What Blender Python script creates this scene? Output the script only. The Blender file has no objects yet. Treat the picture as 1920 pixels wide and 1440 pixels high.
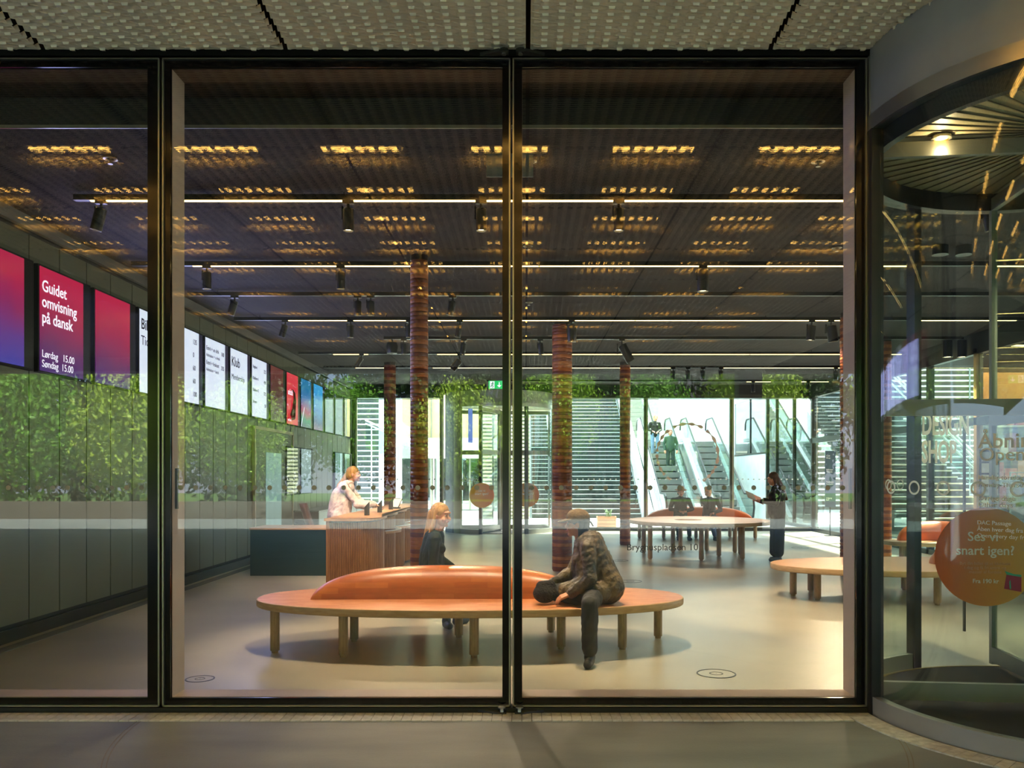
import bpy, bmesh, math, random
from mathutils import Vector, Matrix, Euler
random.seed(7)
S = bpy.context.scene
COL = S.collection
PI = math.pi
R = math.radians

# ------------------------------------------------------------------ camera, world, sun, exposure
EYE, F, CX, HY = 1.58, 1600.0, 985.0, 890.0        # eye height, focal length in px, vanishing point of the room
FY = 5.70                                           # plane of the glazed front
cam = bpy.data.cameras.new('camera'); camo = bpy.data.objects.new('camera', cam); COL.objects.link(camo)
camo.location = (0, 0, EYE); camo.rotation_euler = (R(90), 0, 0)
cam.sensor_width = 36; cam.lens = 36*F/1920
cam.shift_x = -(CX-960)/1920; cam.shift_y = (HY-720)/1920
cam.clip_end = 200
S.camera = camo

w = bpy.data.worlds.new('world'); S.world = w; w.use_nodes = True
nt = w.node_tree; nt.nodes.clear()
sky = nt.nodes.new('ShaderNodeTexSky'); sky.sky_type = 'HOSEK_WILKIE'
sky.sun_direction = Vector((0.45, 0.25, 0.75)).normalized(); sky.turbidity = 6.0; sky.ground_albedo = 0.3
bg = nt.nodes.new('ShaderNodeBackground'); bg.inputs['Strength'].default_value = 10.0
wo = nt.nodes.new('ShaderNodeOutputWorld')
nt.links.new(sky.outputs[0], bg.inputs[0]); nt.links.new(bg.outputs[0], wo.inputs[0])

def light(name, kind, loc, energy, col, rot=(0,0,0), size=None, size_y=None, spot=None, blend=.6, parent=None, spread=None):
    d = bpy.data.lights.new(name, kind); d.energy = energy; d.color = col
    if kind == 'AREA':
        d.shape = 'RECTANGLE'; d.size = size; d.size_y = size_y or size
        if spread: d.spread = spread
    if kind == 'SPOT':
        d.spot_size = spot; d.spot_blend = blend; d.shadow_soft_size = size or .05
    if kind == 'SUN': d.angle = R(size or 2)
    if kind == 'POINT': d.shadow_soft_size = size or .05
    o = bpy.data.objects.new(name, d); COL.objects.link(o)
    o.location = loc; o.rotation_euler = rot
    if parent: o.parent = parent
    return o
def aim(frm, to):
    return (Vector(to)-Vector(frm)).to_track_quat('-Z', 'Y').to_euler()
light('sun', 'SUN', (0, -10, 30), 20.0, (1.0, .95, .86), aim((6, 4, 12), (0, 0, 0)), size=3)
# roof light of the escalator hall, high above it
light('hall_roof_light', 'AREA', (3.5, 33.0, 12.0), 3600, (.93, 1.0, .98), (0, 0, 0), 12, 13)
light('shop_ceiling_light', 'AREA', (12.5, 18.5, 4.0), 260, (1.0, .72, .42), (0, 0, 0), 4, 7)

S.view_settings.view_transform = 'Standard'
try: S.view_settings.look = 'None'
except Exception: pass
S.view_settings.exposure = 0.9
S.view_settings.gamma = 1.0
S.view_settings.use_curve_mapping = False
cy = S.cycles
cy.max_bounces = 8; cy.diffuse_bounces = 3; cy.glossy_bounces = 4; cy.transmission_bounces = 6
cy.transparent_max_bounces = 24; cy.sample_clamp_indirect = 4.0; cy.sample_clamp_direct = 0
cy.caustics_reflective = False; cy.caustics_refractive = False
cy.use_denoising = True
try: cy.denoiser = 'OPENIMAGEDENOISE'
except Exception: pass

# ------------------------------------------------------------------ helpers: place from the photograph
def X_at(px, Y): return (px-CX)*Y/F
def Z_at(py, Y): return EYE-(py-HY)*Y/F

# ------------------------------------------------------------------ materials
def lin(c):
    return tuple(((v/255.)/12.92 if v/255. <= .04045 else ((v/255.+.055)/1.055)**2.4) for v in c)
MATS = {}
def M(name, rgb, rough=.5, metal=0., var=None, bump=None, emit=None, strength=0., spec=.5, coat=0.):
    """var=(scale, second colour, stretch) ; bump=(scale, strength, stretch)"""
    if name in MATS: return MATS[name]
    m = bpy.data.materials.new(name); m.use_nodes = True
    n = m.node_tree.nodes; l = m.node_tree.links
    b = n['Principled BSDF']
    b.inputs['Base Color'].default_value = (*lin(rgb), 1)
    b.inputs['Roughness'].default_value = rough; b.inputs['Metallic'].default_value = metal
    b.inputs['Specular IOR Level'].default_value = spec
    b.inputs['Coat Weight'].default_value = coat
    tc = n.new('ShaderNodeTexCoord')
    if var is None: var = (3.0, tuple(min(255, v*1.06+1) for v in rgb), (1, 1, 1))
    if var:
        mp = n.new('ShaderNodeMapping'); mp.inputs['Scale'].default_value = var[2]
        nz = n.new('ShaderNodeTexNoise'); nz.inputs['Scale'].default_value = var[0]; nz.inputs['Detail'].default_value = 5
        cr = n.new('ShaderNodeMix'); cr.data_type = 'RGBA'
        cr.inputs[6].default_value = (*lin(rgb), 1); cr.inputs[7].default_value = (*lin(var[1]), 1)
        mr = n.new('ShaderNodeMapRange'); mr.inputs[1].default_value = .35; mr.inputs[2].default_value = .65
        l.new(tc.outputs['Object'], mp.inputs[0]); l.new(mp.outputs[0], nz.inputs['Vector'])
        l.new(nz.outputs[0], mr.inputs[0]); l.new(mr.outputs[0], cr.inputs[0]); l.new(cr.outputs[2], b.inputs['Base Color'])
    if bump:
        mp2 = n.new('ShaderNodeMapping'); mp2.inputs['Scale'].default_value = bump[2] if len(bump) > 2 else (1, 1, 1)
        n2 = n.new('ShaderNodeTexNoise'); n2.inputs['Scale'].default_value = bump[0]; n2.inputs['Detail'].default_value = 4
        bp = n.new('ShaderNodeBump'); bp.inputs['Strength'].default_value = bump[1]; bp.inputs['Distance'].default_value = .02
        l.new(tc.outputs['Object'], mp2.inputs[0]); l.new(mp2.outputs[0], n2.inputs['Vector'])
        l.new(n2.outputs[0], bp.inputs['Height']); l.new(bp.outputs[0], b.inputs['Normal'])
    if emit:
        b.inputs['Emission Color'].default_value = (*lin(emit), 1); b.inputs['Emission Strength'].default_value = strength
    MATS[name] = m
    return m
def glass_mat(name, tint, refl=1.0, ior=1.5, rough=0.0):
    m = bpy.data.materials.new(name); m.use_nodes = True
    n = m.node_tree.nodes; l = m.node_tree.links; n.clear()
    o = n.new('ShaderNodeOutputMaterial'); mx = n.new('ShaderNodeMixShader')
    t = n.new('ShaderNodeBsdfTransparent'); t.inputs[0].default_value = (*tint, 1)
    g = n.new('ShaderNodeBsdfGlossy'); g.inputs['Roughness'].default_value = rough; g.inputs[0].default_value = (1, 1, 1, 1)
    # symmetric Schlick-like fresnel, so that both faces of a pane reflect alike
    ge = n.new('ShaderNodeNewGeometry')
    dt = n.new('ShaderNodeVectorMath'); dt.operation = 'DOT_PRODUCT'
    l.new(ge.outputs['Incoming'], dt.inputs[0]); l.new(ge.outputs['Normal'], dt.inputs[1])
    ab = n.new('ShaderNodeMath'); ab.operation = 'ABSOLUTE'; l.new(dt.outputs['Value'], ab.inputs[0])
    su = n.new('ShaderNodeMath'); su.operation = 'SUBTRACT'; su.inputs[0].default_value = 1; l.new(ab.outputs[0], su.inputs[1])
    pw = n.new('ShaderNodeMath'); pw.operation = 'POWER'; l.new(su.outputs[0], pw.inputs[0]); pw.inputs[1].default_value = 5
    r0 = ((ior-1)/(ior+1))**2*refl
    ma = n.new('ShaderNodeMath'); ma.operation = 'MULTIPLY_ADD'; l.new(pw.outputs[0], ma.inputs[0])
    ma.inputs[1].default_value = 1-r0; ma.inputs[2].default_value = r0
    l.new(ma.outputs[0], mx.inputs[0]); l.new(t.outputs[0], mx.inputs[1]); l.new(g.outputs[0], mx.inputs[2])
    l.new(mx.outputs[0], o.inputs[0]); MATS[name] = m
    return m
def vinyl(name, rgb):
    m = bpy.data.materials.new(name); m.use_nodes = True
    n = m.node_tree.nodes; l = m.node_tree.links; n.clear()
    o = n.new('ShaderNodeOutputMaterial'); mx = n.new('ShaderNodeMixShader'); mx.inputs[0].default_value = .5
    d = n.new('ShaderNodeBsdfDiffuse'); t = n.new('ShaderNodeBsdfTranslucent')
    nz = n.new('ShaderNodeTexNoise'); nz.inputs['Scale'].default_value = 8
    cm = n.new('ShaderNodeMix'); cm.data_type = 'RGBA'
    cm.inputs[6].default_value = (*lin(rgb), 1); cm.inputs[7].default_value = (*[v*.92 for v in lin(rgb)], 1)
    l.new(nz.outputs[0], cm.inputs[0])
    for s_ in (d, t): l.new(cm.outputs[2], s_.inputs['Color'])
    l.new(d.outputs[0], mx.inputs[1]); l.new(t.outputs[0], mx.inputs[2]); l.new(mx.outputs[0], o.inputs[0])
    MATS[name] = m
    return m
def emis(name, rgb, strength):
    return M(name, rgb, .5, emit=rgb, strength=strength)
def brickmat(name, c1, c2, mortar, sx, sy, rough, plane='XY', bias=0., squash=1., msize=.01, bump=None):
    """block pattern of small glued wood blocks: colour only"""
    m = bpy.data.materials.new(name); m.use_nodes = True
    n = m.node_tree.nodes; l = m.node_tree.links; b = n['Principled BSDF']
    tc = n.new('ShaderNodeTexCoord'); mp = n.new('ShaderNodeMapping')
    if plane == 'XZ': mp.inputs['Rotation'].default_value = (R(90), 0, 0)
    br = n.new('ShaderNodeTexBrick'); br.inputs['Scale'].default_value = 1
    br.inputs['Brick Width'].default_value = sx; br.inputs['Row Height'].default_value = sy
    br.inputs['Mortar Size'].default_value = msize*sy; br.inputs['Bias'].default_value = bias
    br.inputs['Color1'].default_value = (*lin(c1), 1); br.inputs['Color2'].default_value = (*lin(c2), 1)
    br.inputs['Mortar'].default_value = (*lin(mortar), 1)
    nz = n.new('ShaderNodeTexNoise'); nz.inputs['Scale'].default_value = 40
    mp2 = n.new('ShaderNodeMapping'); mp2.inputs['Scale'].default_value = (.12, 1.5, 1)
    mx = n.new('ShaderNodeMix'); mx.data_type = 'RGBA'; mx.blend_type = 'MULTIPLY'; mx.inputs[0].default_value = .35
    l.new(tc.outputs['Object'], mp.inputs[0]); l.new(mp.outputs[0], br.inputs['Vector'])
    l.new(tc.outputs['Object'], mp2.inputs[0]); l.new(mp2.outputs[0], nz.inputs['Vector'])
    l.new(br.outputs[0], mx.inputs[6]); l.new(nz.outputs[0], mx.inputs[7]); l.new(mx.outputs[2], b.inputs['Base Color'])
    b.inputs['Roughness'].default_value = rough
    MATS[name] = m
    return m

K = {}
K['black'] = M('black_metal', (14, 14, 15), .35, .3)
K['frit'] = M('black_frit', (9, 9, 10), .12, 0)
K['steel'] = M('satin_steel', (168, 165, 152), .3, .85)
K['dsteel'] = M('dark_steel', (70, 70, 68), .35, .8)
K['alu'] = M('grey_aluminium', (150, 150, 142), .42, .4)
K['reveal'] = M('reveal_lining', (196, 176, 160), .55)
K['soffit'] = M('expanded_metal', (238, 230, 204), .5, 0)
K['soffback'] = M('soffit_void', (16, 16, 15), .9)
K['ceil'] = M('woodwool_ceiling', (60, 56, 60), .92, 0, (90, (16, 15, 18), (1, 1, 1)), (70, 1.0))
K['pave'] = M('dark_concrete', (122, 130, 128), .6, 0, (1.6, (142, 148, 144), (.5, 1.6, 1)), (60, .12))
K['floor'] = M('polished_concrete', (168, 160, 140), .3, 0, (.9, (184, 176, 154), (1, 1, 1)), (90, .05))
K['floor_hall'] = M('pale_terrazzo', (196, 198, 192), .5)
K['wallp'] = M('grey_green_panel', (104, 108, 86), .42, .1, (1.5, (112, 115, 94), (1, 1, .3)))
K['walldark'] = M('shadow_joint', (20, 21, 20), .7)
K['white'] = M('white_panel', (226, 232, 230), .55)
K['white2'] = M('cream_panel', (214, 208, 190), .6)
K['glass'] = glass_mat('clear_glass', (.93, .95, .93), 1.15)
K['glass2'] = glass_mat('inner_glass', (.90, .95, .93), .8)
K['bal'] = glass_mat('balustrade_glass', (.82, .93, .90), 1.5)
K['mirror'] = glass_mat('dark_reflecting_glass', (.25, .28, .27), 8.0)
K['wood'] = brickmat('orange_butcher_block', (232, 158, 108), (208, 126, 78), (170, 96, 56), .16, .035, .36)
K['woodrim'] = M('pale_wood_rim', (202, 170, 126), .45, 0, (30, (184, 148, 104), (.3, .3, 2)))
K['woodback'] = brickmat('orange_backrest_wood', (214, 124, 66), (190, 100, 50), (166, 84, 40), .3, .05, .34, 'XZ')
K['leg'] = M('oak_leg', (182, 154, 116), .5, 0, (25, (160, 130, 94), (3, 3, .4)))
K['slat'] = M('fluted_oak', (186, 128, 74), .45, 0, (18, (150, 96, 52), (4, 4, .3)))
K['top'] = M('counter_top_wood', (214, 160, 112), .38, 0, (14, (196, 138, 92), (.4, 3, 1)))
K['teal'] = M('dark_teal_panel', (34, 54, 56), .3)
K['ringa'] = M('brick_red_wood', (130, 62, 38), .5, 0, (12, (108, 50, 32), (1, 1, 1)))
K['ringb'] = M('tan_red_wood', (190, 116, 62), .5, 0, (12, (164, 92, 50), (1, 1, 1)))
K['strip'] = emis('warm_strip', (255, 214, 130), 5.0)
K['lamp'] = emis('soffit_lamp', (255, 196, 96), 12.0)
K['lens'] = emis('spot_lens', (255, 226, 170), 9.0)
K['dot'] = vinyl('etched_dot', (196, 198, 184))
K['vinyl'] = vinyl('pale_vinyl', (250, 246, 238))
K['darktext'] = M('grey_vinyl', (84, 84, 84), .6)
K['screenw'] = emis('white_screen', (222, 230, 255), .50)
K['ink'] = M('screen_ink', (30, 28, 60), .6)
K['inkw'] = emis('white_letters', (240, 236, 255), .6)
K['skin'] = M('skin', (222, 160, 128), .5, 0, None, None, spec=.4)
K['skin2'] = M('skin_tan', (196, 132, 98), .5)
K['lip'] = M('lips', (168, 74, 66), .45)
K['eyew'] = M('eye_white', (225, 220, 212), .2)
K['iris'] = M('eye_iris', (38, 34, 34), .1)
K['grate'] = M('pale_stone', (224, 226, 216), .6, 0, (20, (190, 192, 182), (1, 1, 1)), (80, .2))
K['mat'] = M('ribbed_mat', (46, 38, 26), .85, 0, (60, (24, 20, 14), (1, 6, 1)), (120, .6, (1, 8, 1)))
K['drumceil'] = M('drum_ceiling', (150, 142, 112), .5)
K['grey'] = M('mid_grey', (104, 106, 108), .5)

# ------------------------------------------------------------------ mesh building
class MB:
    def __init__(s): s.v = []; s.f = []; s.mi = []; s.m = 0
    def add(s, vs, fs):
        o = len(s.v); s.v += [tuple(v) for v in vs]; s.f += [tuple(i+o for i in f) for f in fs]; s.mi += [s.m]*len(fs)
        return s
    def box(s, x0, x1, y0, y1, z0, z1, rot=None, piv=None):
        vs = [Vector(p) for p in ((x0,y0,z0),(x1,y0,z0),(x1,y1,z0),(x0,y1,z0),(x0,y0,z1),(x1,y0,z1),(x1,y1,z1),(x0,y1,z1))]
        if rot is not None:
            pv = Vector(piv or (0,0,0)); q = Euler(rot).to_matrix(); vs = [q@(v-pv)+pv for v in vs]
        return s.add(vs, [(0,3,2,1),(4,5,6,7),(0,1,5,4),(1,2,6,5),(2,3,7,6),(3,0,4,7)])
    def prism(s, pts, z0, z1):                       # pts (x,y) counter-clockwise
        n = len(pts)
        return s.add([(x,y,z0) for x,y in pts]+[(x,y,z1) for x,y in pts],
                     [tuple(range(n-1,-1,-1)), tuple(range(n,2*n))]+[(i,(i+1)%n,n+(i+1)%n,n+i) for i in range(n)])
    def prismx(s, pts, x0, x1):                      # pts (y,z)
        n = len(pts)
        return s.add([(x0,y,z) for y,z in pts]+[(x1,y,z) for y,z in pts],
                     [tuple(range(n-1,-1,-1)), tuple(range(n,2*n))]+[(i,(i+1)%n,n+(i+1)%n,n+i) for i in range(n)])
    def tube(s, pts, r, n=8, closed=False):
        P = [Vector(p) for p in pts]; rings = []; up = None
        rr = r if isinstance(r, (list, tuple)) else [r]*len(P)
        m = len(P)
        for i, p in enumerate(P):
            a = P[i-1] if (i > 0 or closed) else p; b = P[(i+1) % m] if (i < m-1 or closed) else p
            d = (b-a).normalized()
            if up is None:
                up = Vector((0,0,1)) if abs(d.z) < .9 else Vector((1,0,0))
            u = d.cross(up).normalized(); v = u.cross(d).normalized(); up = v
            rings.append([p+u*math.cos(2*PI*k/n)*rr[i]+v*math.sin(2*PI*k/n)*rr[i] for k in range(n)])
        vs = [q for rg in rings for q in rg]; fs = []
        for i in range(m if closed else m-1):
            j = (i+1) % m
            for k in range(n): fs.append((i*n+k, i*n+(k+1)%n, j*n+(k+1)%n, j*n+k))
        if not closed:
            fs.append(tuple(range(n-1,-1,-1))); fs.append(tuple((m-1)*n+k for k in range(n)))
        return s.add(vs, fs)
    def cyl(s, a, b, r, n=16, r2=None): return s.tube([a, b], [r, r if r2 is None else r2], n)
    def lathe(s, prof, c=(0,0,0), n=32, a0=0., a1=2*PI):   # prof [(r,z)]
        full = abs(a1-a0-2*PI) < 1e-6; m = n if full else n+1; k = len(prof)
        vs = []
        for i in range(m):
            a = a0+(a1-a0)*i/n
            for r, z in prof: vs.append((c[0]+r*math.cos(a), c[1]+r*math.sin(a), c[2]+z))
        fs = []
        for i in range(n):
            j = (i+1) % m if full else i+1
            for q in range(k-1): fs.append((i*k+q, j*k+q, j*k+q+1, i*k+q+1))
        return s.add(vs, fs)
    def arcwall(s, c, r0, r1, z0, z1, a0, a1, n=24):       # curved box
        k = 4; vs = []
        for i in range(n+1):
            a = a0+(a1-a0)*i/n
            for r, z in ((r0,z0),(r1,z0),(r1,z1),(r0,z1)): vs.append((c[0]+r*math.cos(a), c[1]+r*math.sin(a), z))
        fs = [(3,2,1,0), tuple(n*4+q for q in range(4))]
        for i in range(n):
            for q in range(4): fs.append((i*4+q, i*4+(q+1)%4, (i+1)*4+(q+1)%4, (i+1)*4+q))
        return s.add(vs, fs)
    def ell(s, c, r, rot=None, n=12, m=8):
        q = Euler(rot).to_matrix() if rot is not None else Matrix.Identity(3); c = Vector(c)
        vs = []; 
        for i in range(1, m):
            t = PI*i/m
            for k in range(n):
                a = 2*PI*k/n; vs.append(c+q@Vector((r[0]*math.sin(t)*math.cos(a), r[1]*math.sin(t)*math.sin(a), r[2]*math.cos(t))))
        vs.append(c+q@Vector((0,0,r[2]))); vs.append(c+q@Vector((0,0,-r[2])))
        T, B = len(vs)-2, len(vs)-1; fs = []
        for k in range(n):
            fs.append((T, k, (k+1)%n)); fs.append((B, (m-2)*n+(k+1)%n, (m-2)*n+k))
            for i in range(m-2): fs.append((i*n+k, (i+1)*n+k, (i+1)*n+(k+1)%n, i*n+(k+1)%n))
        return s.add(vs, fs)
    def cap(s, a, b, ra, rb=None):                   # tapered capsule
        rb = ra if rb is None else rb
        s.ell(a, (ra,)*3); s.ell(b, (rb,)*3)
        if (Vector(a)-Vector(b)).length > 1e-4: s.tube([a, b], [ra, rb], 12)
        return s
    def mesh(s, name, mats, smooth=False):
        me = bpy.data.meshes.new(name); me.from_pydata(s.v, [], s.f)
        for m in (mats if isinstance(mats, (list, tuple)) else [mats]): me.materials.append(m)
        for p, i in zip(me.polygons, s.mi): p.material_index = i
        bm = bmesh.new(); bm.from_mesh(me); bmesh.ops.recalc_face_normals(bm, faces=bm.faces); bm.to_mesh(me); bm.free()
        if smooth: smooth_mesh(me)
        me.update(); return me
def smooth_mesh(me, ang=35):
    for p in me.polygons: p.use_smooth = True
    bm = bmesh.new(); bm.from_mesh(me)
    for e in bm.edges:
        if len(e.link_faces) == 2 and e.calc_face_angle(0) > R(ang): e.smooth = False
    bm.to_mesh(me); bm.free()
def put(name, me, parent=None, loc=None, label=None, cat=None, group=None, kind=None, rot=None):
    o = bpy.data.objects.new(name, me); COL.objects.link(o)
    if parent: o.parent = parent
    if loc is not None: o.location = loc
    if rot is not None: o.rotation_euler = rot
    return tag(o, label, cat, group, kind)
def tag(o, label=None, cat=None, group=None, kind=None):
    if label: o['label'] = label
    if cat: o['category'] = cat
    if group: o['group'] = group
    if kind: o['kind'] = kind
    return o
def ob(name, mb, mat, parent=None, smooth=False, bevel=0, **k):
    o = put(name, mb.mesh(name, mat, smooth), parent, **k)
    if bevel:
        b = o.modifiers.new('bevel', 'BEVEL'); b.width = bevel; b.segments = 2; b.limit_method = 'ANGLE'
    return o
def thing(name, label, cat, loc=(0,0,0), rz=0, group=None, kind=None):
    o = bpy.data.objects.new(name, None); COL.objects.link(o); o.location = loc; o.rotation_euler = (0,0,rz)
    o.empty_display_size = .2
    return tag(o, label, cat, group, kind)
def copy_tree(o, parent=None):
    c = o.copy(); COL.objects.link(c)
    if parent: c.parent = parent
    for ch in list(o.children): copy_tree(ch, c)
    return c
def B(*a, **k): return MB().box(*a, **k)
BENCH = bpy.data.scenes.new('bench')              # empty side scene in which single meshes are evaluated quickly
def evaluate(o):
    BENCH.collection.objects.link(o)
    vl = BENCH.view_layers[0]; vl.update()
    me = bpy.data.meshes.new_from_object(o.evaluated_get(vl.depsgraph))
    bpy.data.objects.remove(o)
    return me
def text(name, s, size, mat, loc, parent=None, rot=(R(90), 0, 0), align='LEFT', bold=0., depth=.0012, kind=None, xs=1., spacing=1.):
    c = bpy.data.curves.new(name, 'FONT'); c.body = s; c.size = size; c.align_x = align; c.extrude = depth; c.offset = bold*size
    c.space_line = .95*spacing; c.resolution_u = 3
    t = bpy.data.objects.new('tmp', c)
    me = evaluate(t); bpy.data.curves.remove(c)
    me.materials.clear(); me.materials.append(mat)
    for v in me.vertices: v.co.x *= xs
    o = put(name, me, parent, loc=loc, rot=rot, kind=kind)
    return o

# ================================================================== SETTING
CH = 4.10; LW = -4.88; RW = 8.05; BY = 24.0
ob('floor', B(LW-.3, RW+.1, FY, BY+.1, -.3, 0), K['floor'], kind='structure')
ob('pavement', B(-34, 34, -26, FY, -.3, 0), K['pave'], kind='structure')
ob('hall_floor', MB().box(-12, 32, BY+.1, 62, -.3, -.002).box(RW+.1, 16, 8, BY+.1, -.3, -.002), K['floor_hall'], kind='structure')
ob('ceiling', B(LW-.3, RW+.1, 6.19, BY+.05, CH, CH+.25), K['ceil'], kind='structure')
ob('ceiling_recess', MB().box(LW-.3, 2.4, FY+.22, 6.19, 4.31, 4.36).box(LW-.3, 2.4, 6.185, 6.20, CH-.0, 4.36), K['walldark'], kind='structure')
ob('trim_1', B(LW, 2.4, 6.175, 6.186, CH-.012, CH+.012), K['steel'], kind='structure')
ob('roof', MB().box(-34, 34, -11.4, 6.19, 4.72, 4.9).box(LW-.3, RW+.1, 6.19, BY+.05, CH+.26, 4.9).box(-34, 34, -11.5, -11.4, 4.36, 4.9), K['soffback'], kind='structure')
ob('roof_edge', B(-34, 34, -11.62, -11.5, 4.30, 5.6), K['alu'], kind='structure')
# right-hand part of the front, beyond the revolving door
ob('wall_front', MB().box(5.13, RW+.1, FY, FY+.25, 0, 4.72).box(-9, LW, FY, FY+.25, 0, 4.72), K['wallp'], kind='structure')

# ---- left wall: panels, fixed one by one
wl = ob('wall_left', B(LW-.3, LW-.03, FY, BY, 0, CH+.2), K['walldark'], kind='structure')
pm = B(0, .028, 0, .530, .16, 3.94).mesh('wall_panel', K['wallp'])
y = 5.95
Y0 = 8.40-.55*4
for i in range(33):
    yy = Y0+.55*i
    if yy+.55 > BY: break
    put('panel', pm, wl, loc=(LW-.028, yy, 0))
ob('baseboard_left', B(LW, LW+.03, FY+.25, BY, 0, .12), K['black'], kind='structure')
ob('trim_2', MB().box(LW, LW+.05, FY+.25, BY, 3.98, CH), K['grey'], kind='structure')
# drain strip in the floor along the left wall
gs = thing('floor_grate', 'narrow pale stone grate set in the floor along the left wall', 'grate', (LW+.12, 0, 0))
gm = B(0, .13, 0, .118, 0, .006).mesh('grate_plate', K['grey'])
for i in range(90): put('grate_plate', gm, gs, loc=(0, 6.1+.12*i, 0))

# ---- back wall: glazing between the inner room and the escalator hall
def glazing(name, x0, x1, Y, top=3.83, mull=(), label=None, dots=True):
    s = thing(name, None, None, (0, Y, 0), kind='structure')
    ob('frame', MB().box(x0, x1, -.05, .07, top-.10, top).box(x0, x1, -.05, .07, 0, .09), K['dsteel'], s)
    ob('frame_light', MB().box(x0, x1, -.056, -.05, top-.135, top-.115).box(x0, x1, -.03, -.02, .09, .11), K['steel'], s)
    xs = [x0+.05]+list(mull)+[x1-.05]
    for x in xs:
        ob('mullion', B(x-.055, x+.0, -.05, .07, .09, top-.1), K['dsteel'], s)
        ob('mullion_face', B(x+.0, x+.05, -.05, .05, .09, top-.1), K['steel'], s)
    for a, b in zip(xs[:-1], xs[1:]):
        g = ob('glass_pane', B(a+.05, b-.055, .0, .012, .09, top-.1), K['glass2'], s)
    return s
window_4 = glazing('window_4', LW+.05, -2.30, BY)
window_5 = glazing('window_5', .80, 8.20, BY, mull=(X_at(1211, BY), X_at(1372, BY)))
ob('wall_back', MB().box(LW-.3, RW+.3, BY-.06, BY+.10, 3.83, CH).box(LW-.3, LW+.05, BY-.06, BY+.1, 0, CH), K['walldark'], kind='structure')
# small dots printed in a row on that glazing
dm = MB().cyl((0,-.0015,0), (0,.0,0), .022, 10).mesh('dot', K['white'])
ds = []
for i in range(46):
    xx = 1.0+.155*i
    if abs(xx-3.39) < .1 or abs(xx-5.8) < .1 or xx > 7.95: continue
    put('dot', dm, window_5, loc=(xx, -.001, 1.45))
for i in range(16):
    put('dot', dm, window_4, loc=(-4.65+.15*i, -.001, 1.45))
# dashed ring printed on the middle pane
rg = MB(); cxr, czr, rr = X_at(1289, BY), Z_at(852, BY), .86
for a0, a1 in ((60, 118), (-18, 52), (128, 175), (180, 222), (228, 236), (300, 338)):
    k = 16; pts = []
    for i in range(k+1):
        a = R(a0+(a1-a0)*i/k); t = .03+.02*math.sin(i*1.3)
        pts.append((a, t))
    vs = []; fs = []
    for a, t in pts:
        vs += [(cxr+(rr-t)*math.cos(a), -.002, czr+(rr-t)*math.sin(a)), (cxr+(rr+t)*math.cos(a), -.002, czr+(rr+t)*math.sin(a))]
    for i in range(k): fs.append((2*i, 2*i+1, 2*i+3, 2*i+2))
    rg.add(vs, fs)
ob('ring_print', rg, M('ring_print', (196, 168, 156), .6), window_5)

# ---- right wall: glazed, seen obliquely and through the revolving door
s = thing('wall_right', None, None, (RW, 0, 0), kind='structure')
ys = [8.2, 10.6, 12.75, 15.2, 17.0, 20.2, 23.9]
for i, yy in enumerate(ys):
    ob('mullion', B(-.04, .08, yy-.05, yy+.05, 0, 3.83), K['dsteel'] if i != 3 else M('tan_post', (170, 140, 92), .5), s)
for a, b in zip(ys[:-1], ys[1:]):
    ob('glass_pane', B(.0, .012, a+.05, b-.05, .1, 3.73), K['glass2'], s)
ob('frame', MB().box(-.04, .08, 8.2, BY, 0, .1).box(-.04, .08, 8.2, BY, 3.73, 4.1).box(-.04, .08, 8.2, BY, 2.46, 2.60), K['dsteel'], s)
ob('wall_panel', B(-.04, .08, FY, 8.2, 0, 4.1), K['wallp'], s)

# ---- columns clad in stacked wooden rings
def column(label, x, Y, r, singles, rh=.047):
    t = thing('ringed_column', label, 'column', (x, Y, 0), group='ring-clad columns')
    n = int((CH-.06)/rh)
    if singles:
        ms = [MB().lathe([(r*.93, 0), (r-.003, .001), (r, .006), (r, rh-.006), (r-.003, rh-.001), (r*.93, rh)], n=20).mesh('ring', m, True) for m in (K['ringa'], K['ringb'])]
        for i in range(n):
            put('ring', ms[(i % 2) ^ (1 if i % 11 == 5 else 0)], t, loc=(0, 0, .02+i*rh))
    else:
        mb = MB()
        for i in range(n):
            mb.m = (i % 2) ^ (1 if i % 13 == 4 else 0); z = .02+i*rh
            mb.lathe([(r*.9, z), (r, z+.005), (r, z+rh-.005), (r*.9, z+rh)], n=18)
        ob('rings', mb, [K['ringa'], K['ringb']], t, True, kind='stuff')
    ob('core', MB().lathe([(0, 0), (r*.94, 0), (r*.94, CH), (0, CH)], n=20), K['ringa'], t, True)
    ob('collar', MB().lathe([(r*.94, CH-.06), (r*.99, CH-.06), (r*.99, CH), (r*.94, CH)], n=20), K['black'], t, True)
    return t
column('slim red-brown column nearest the glass, behind the seated blonde woman', X_at(786, 9.83), 9.83, .103, True)
column('thick red-brown column left of the woman in the cap', X_at(1054, 14.04), 14.04, .165, True, .055)
column('short-looking red column beside the reception counter', X_at(731, 19.2), 19.2, .135, False, .075)
column('slim red-brown column standing left of the round table', X_at(1172, 19.2), 19.2, .12, False, .06)
column('red column at the right edge of the glazed front', 5.09, 13.35, .16, False, .05)
column('brown column seen through the revolving door', X_at(1661, 15.8), 15.8, .10, False, .06)

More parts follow.
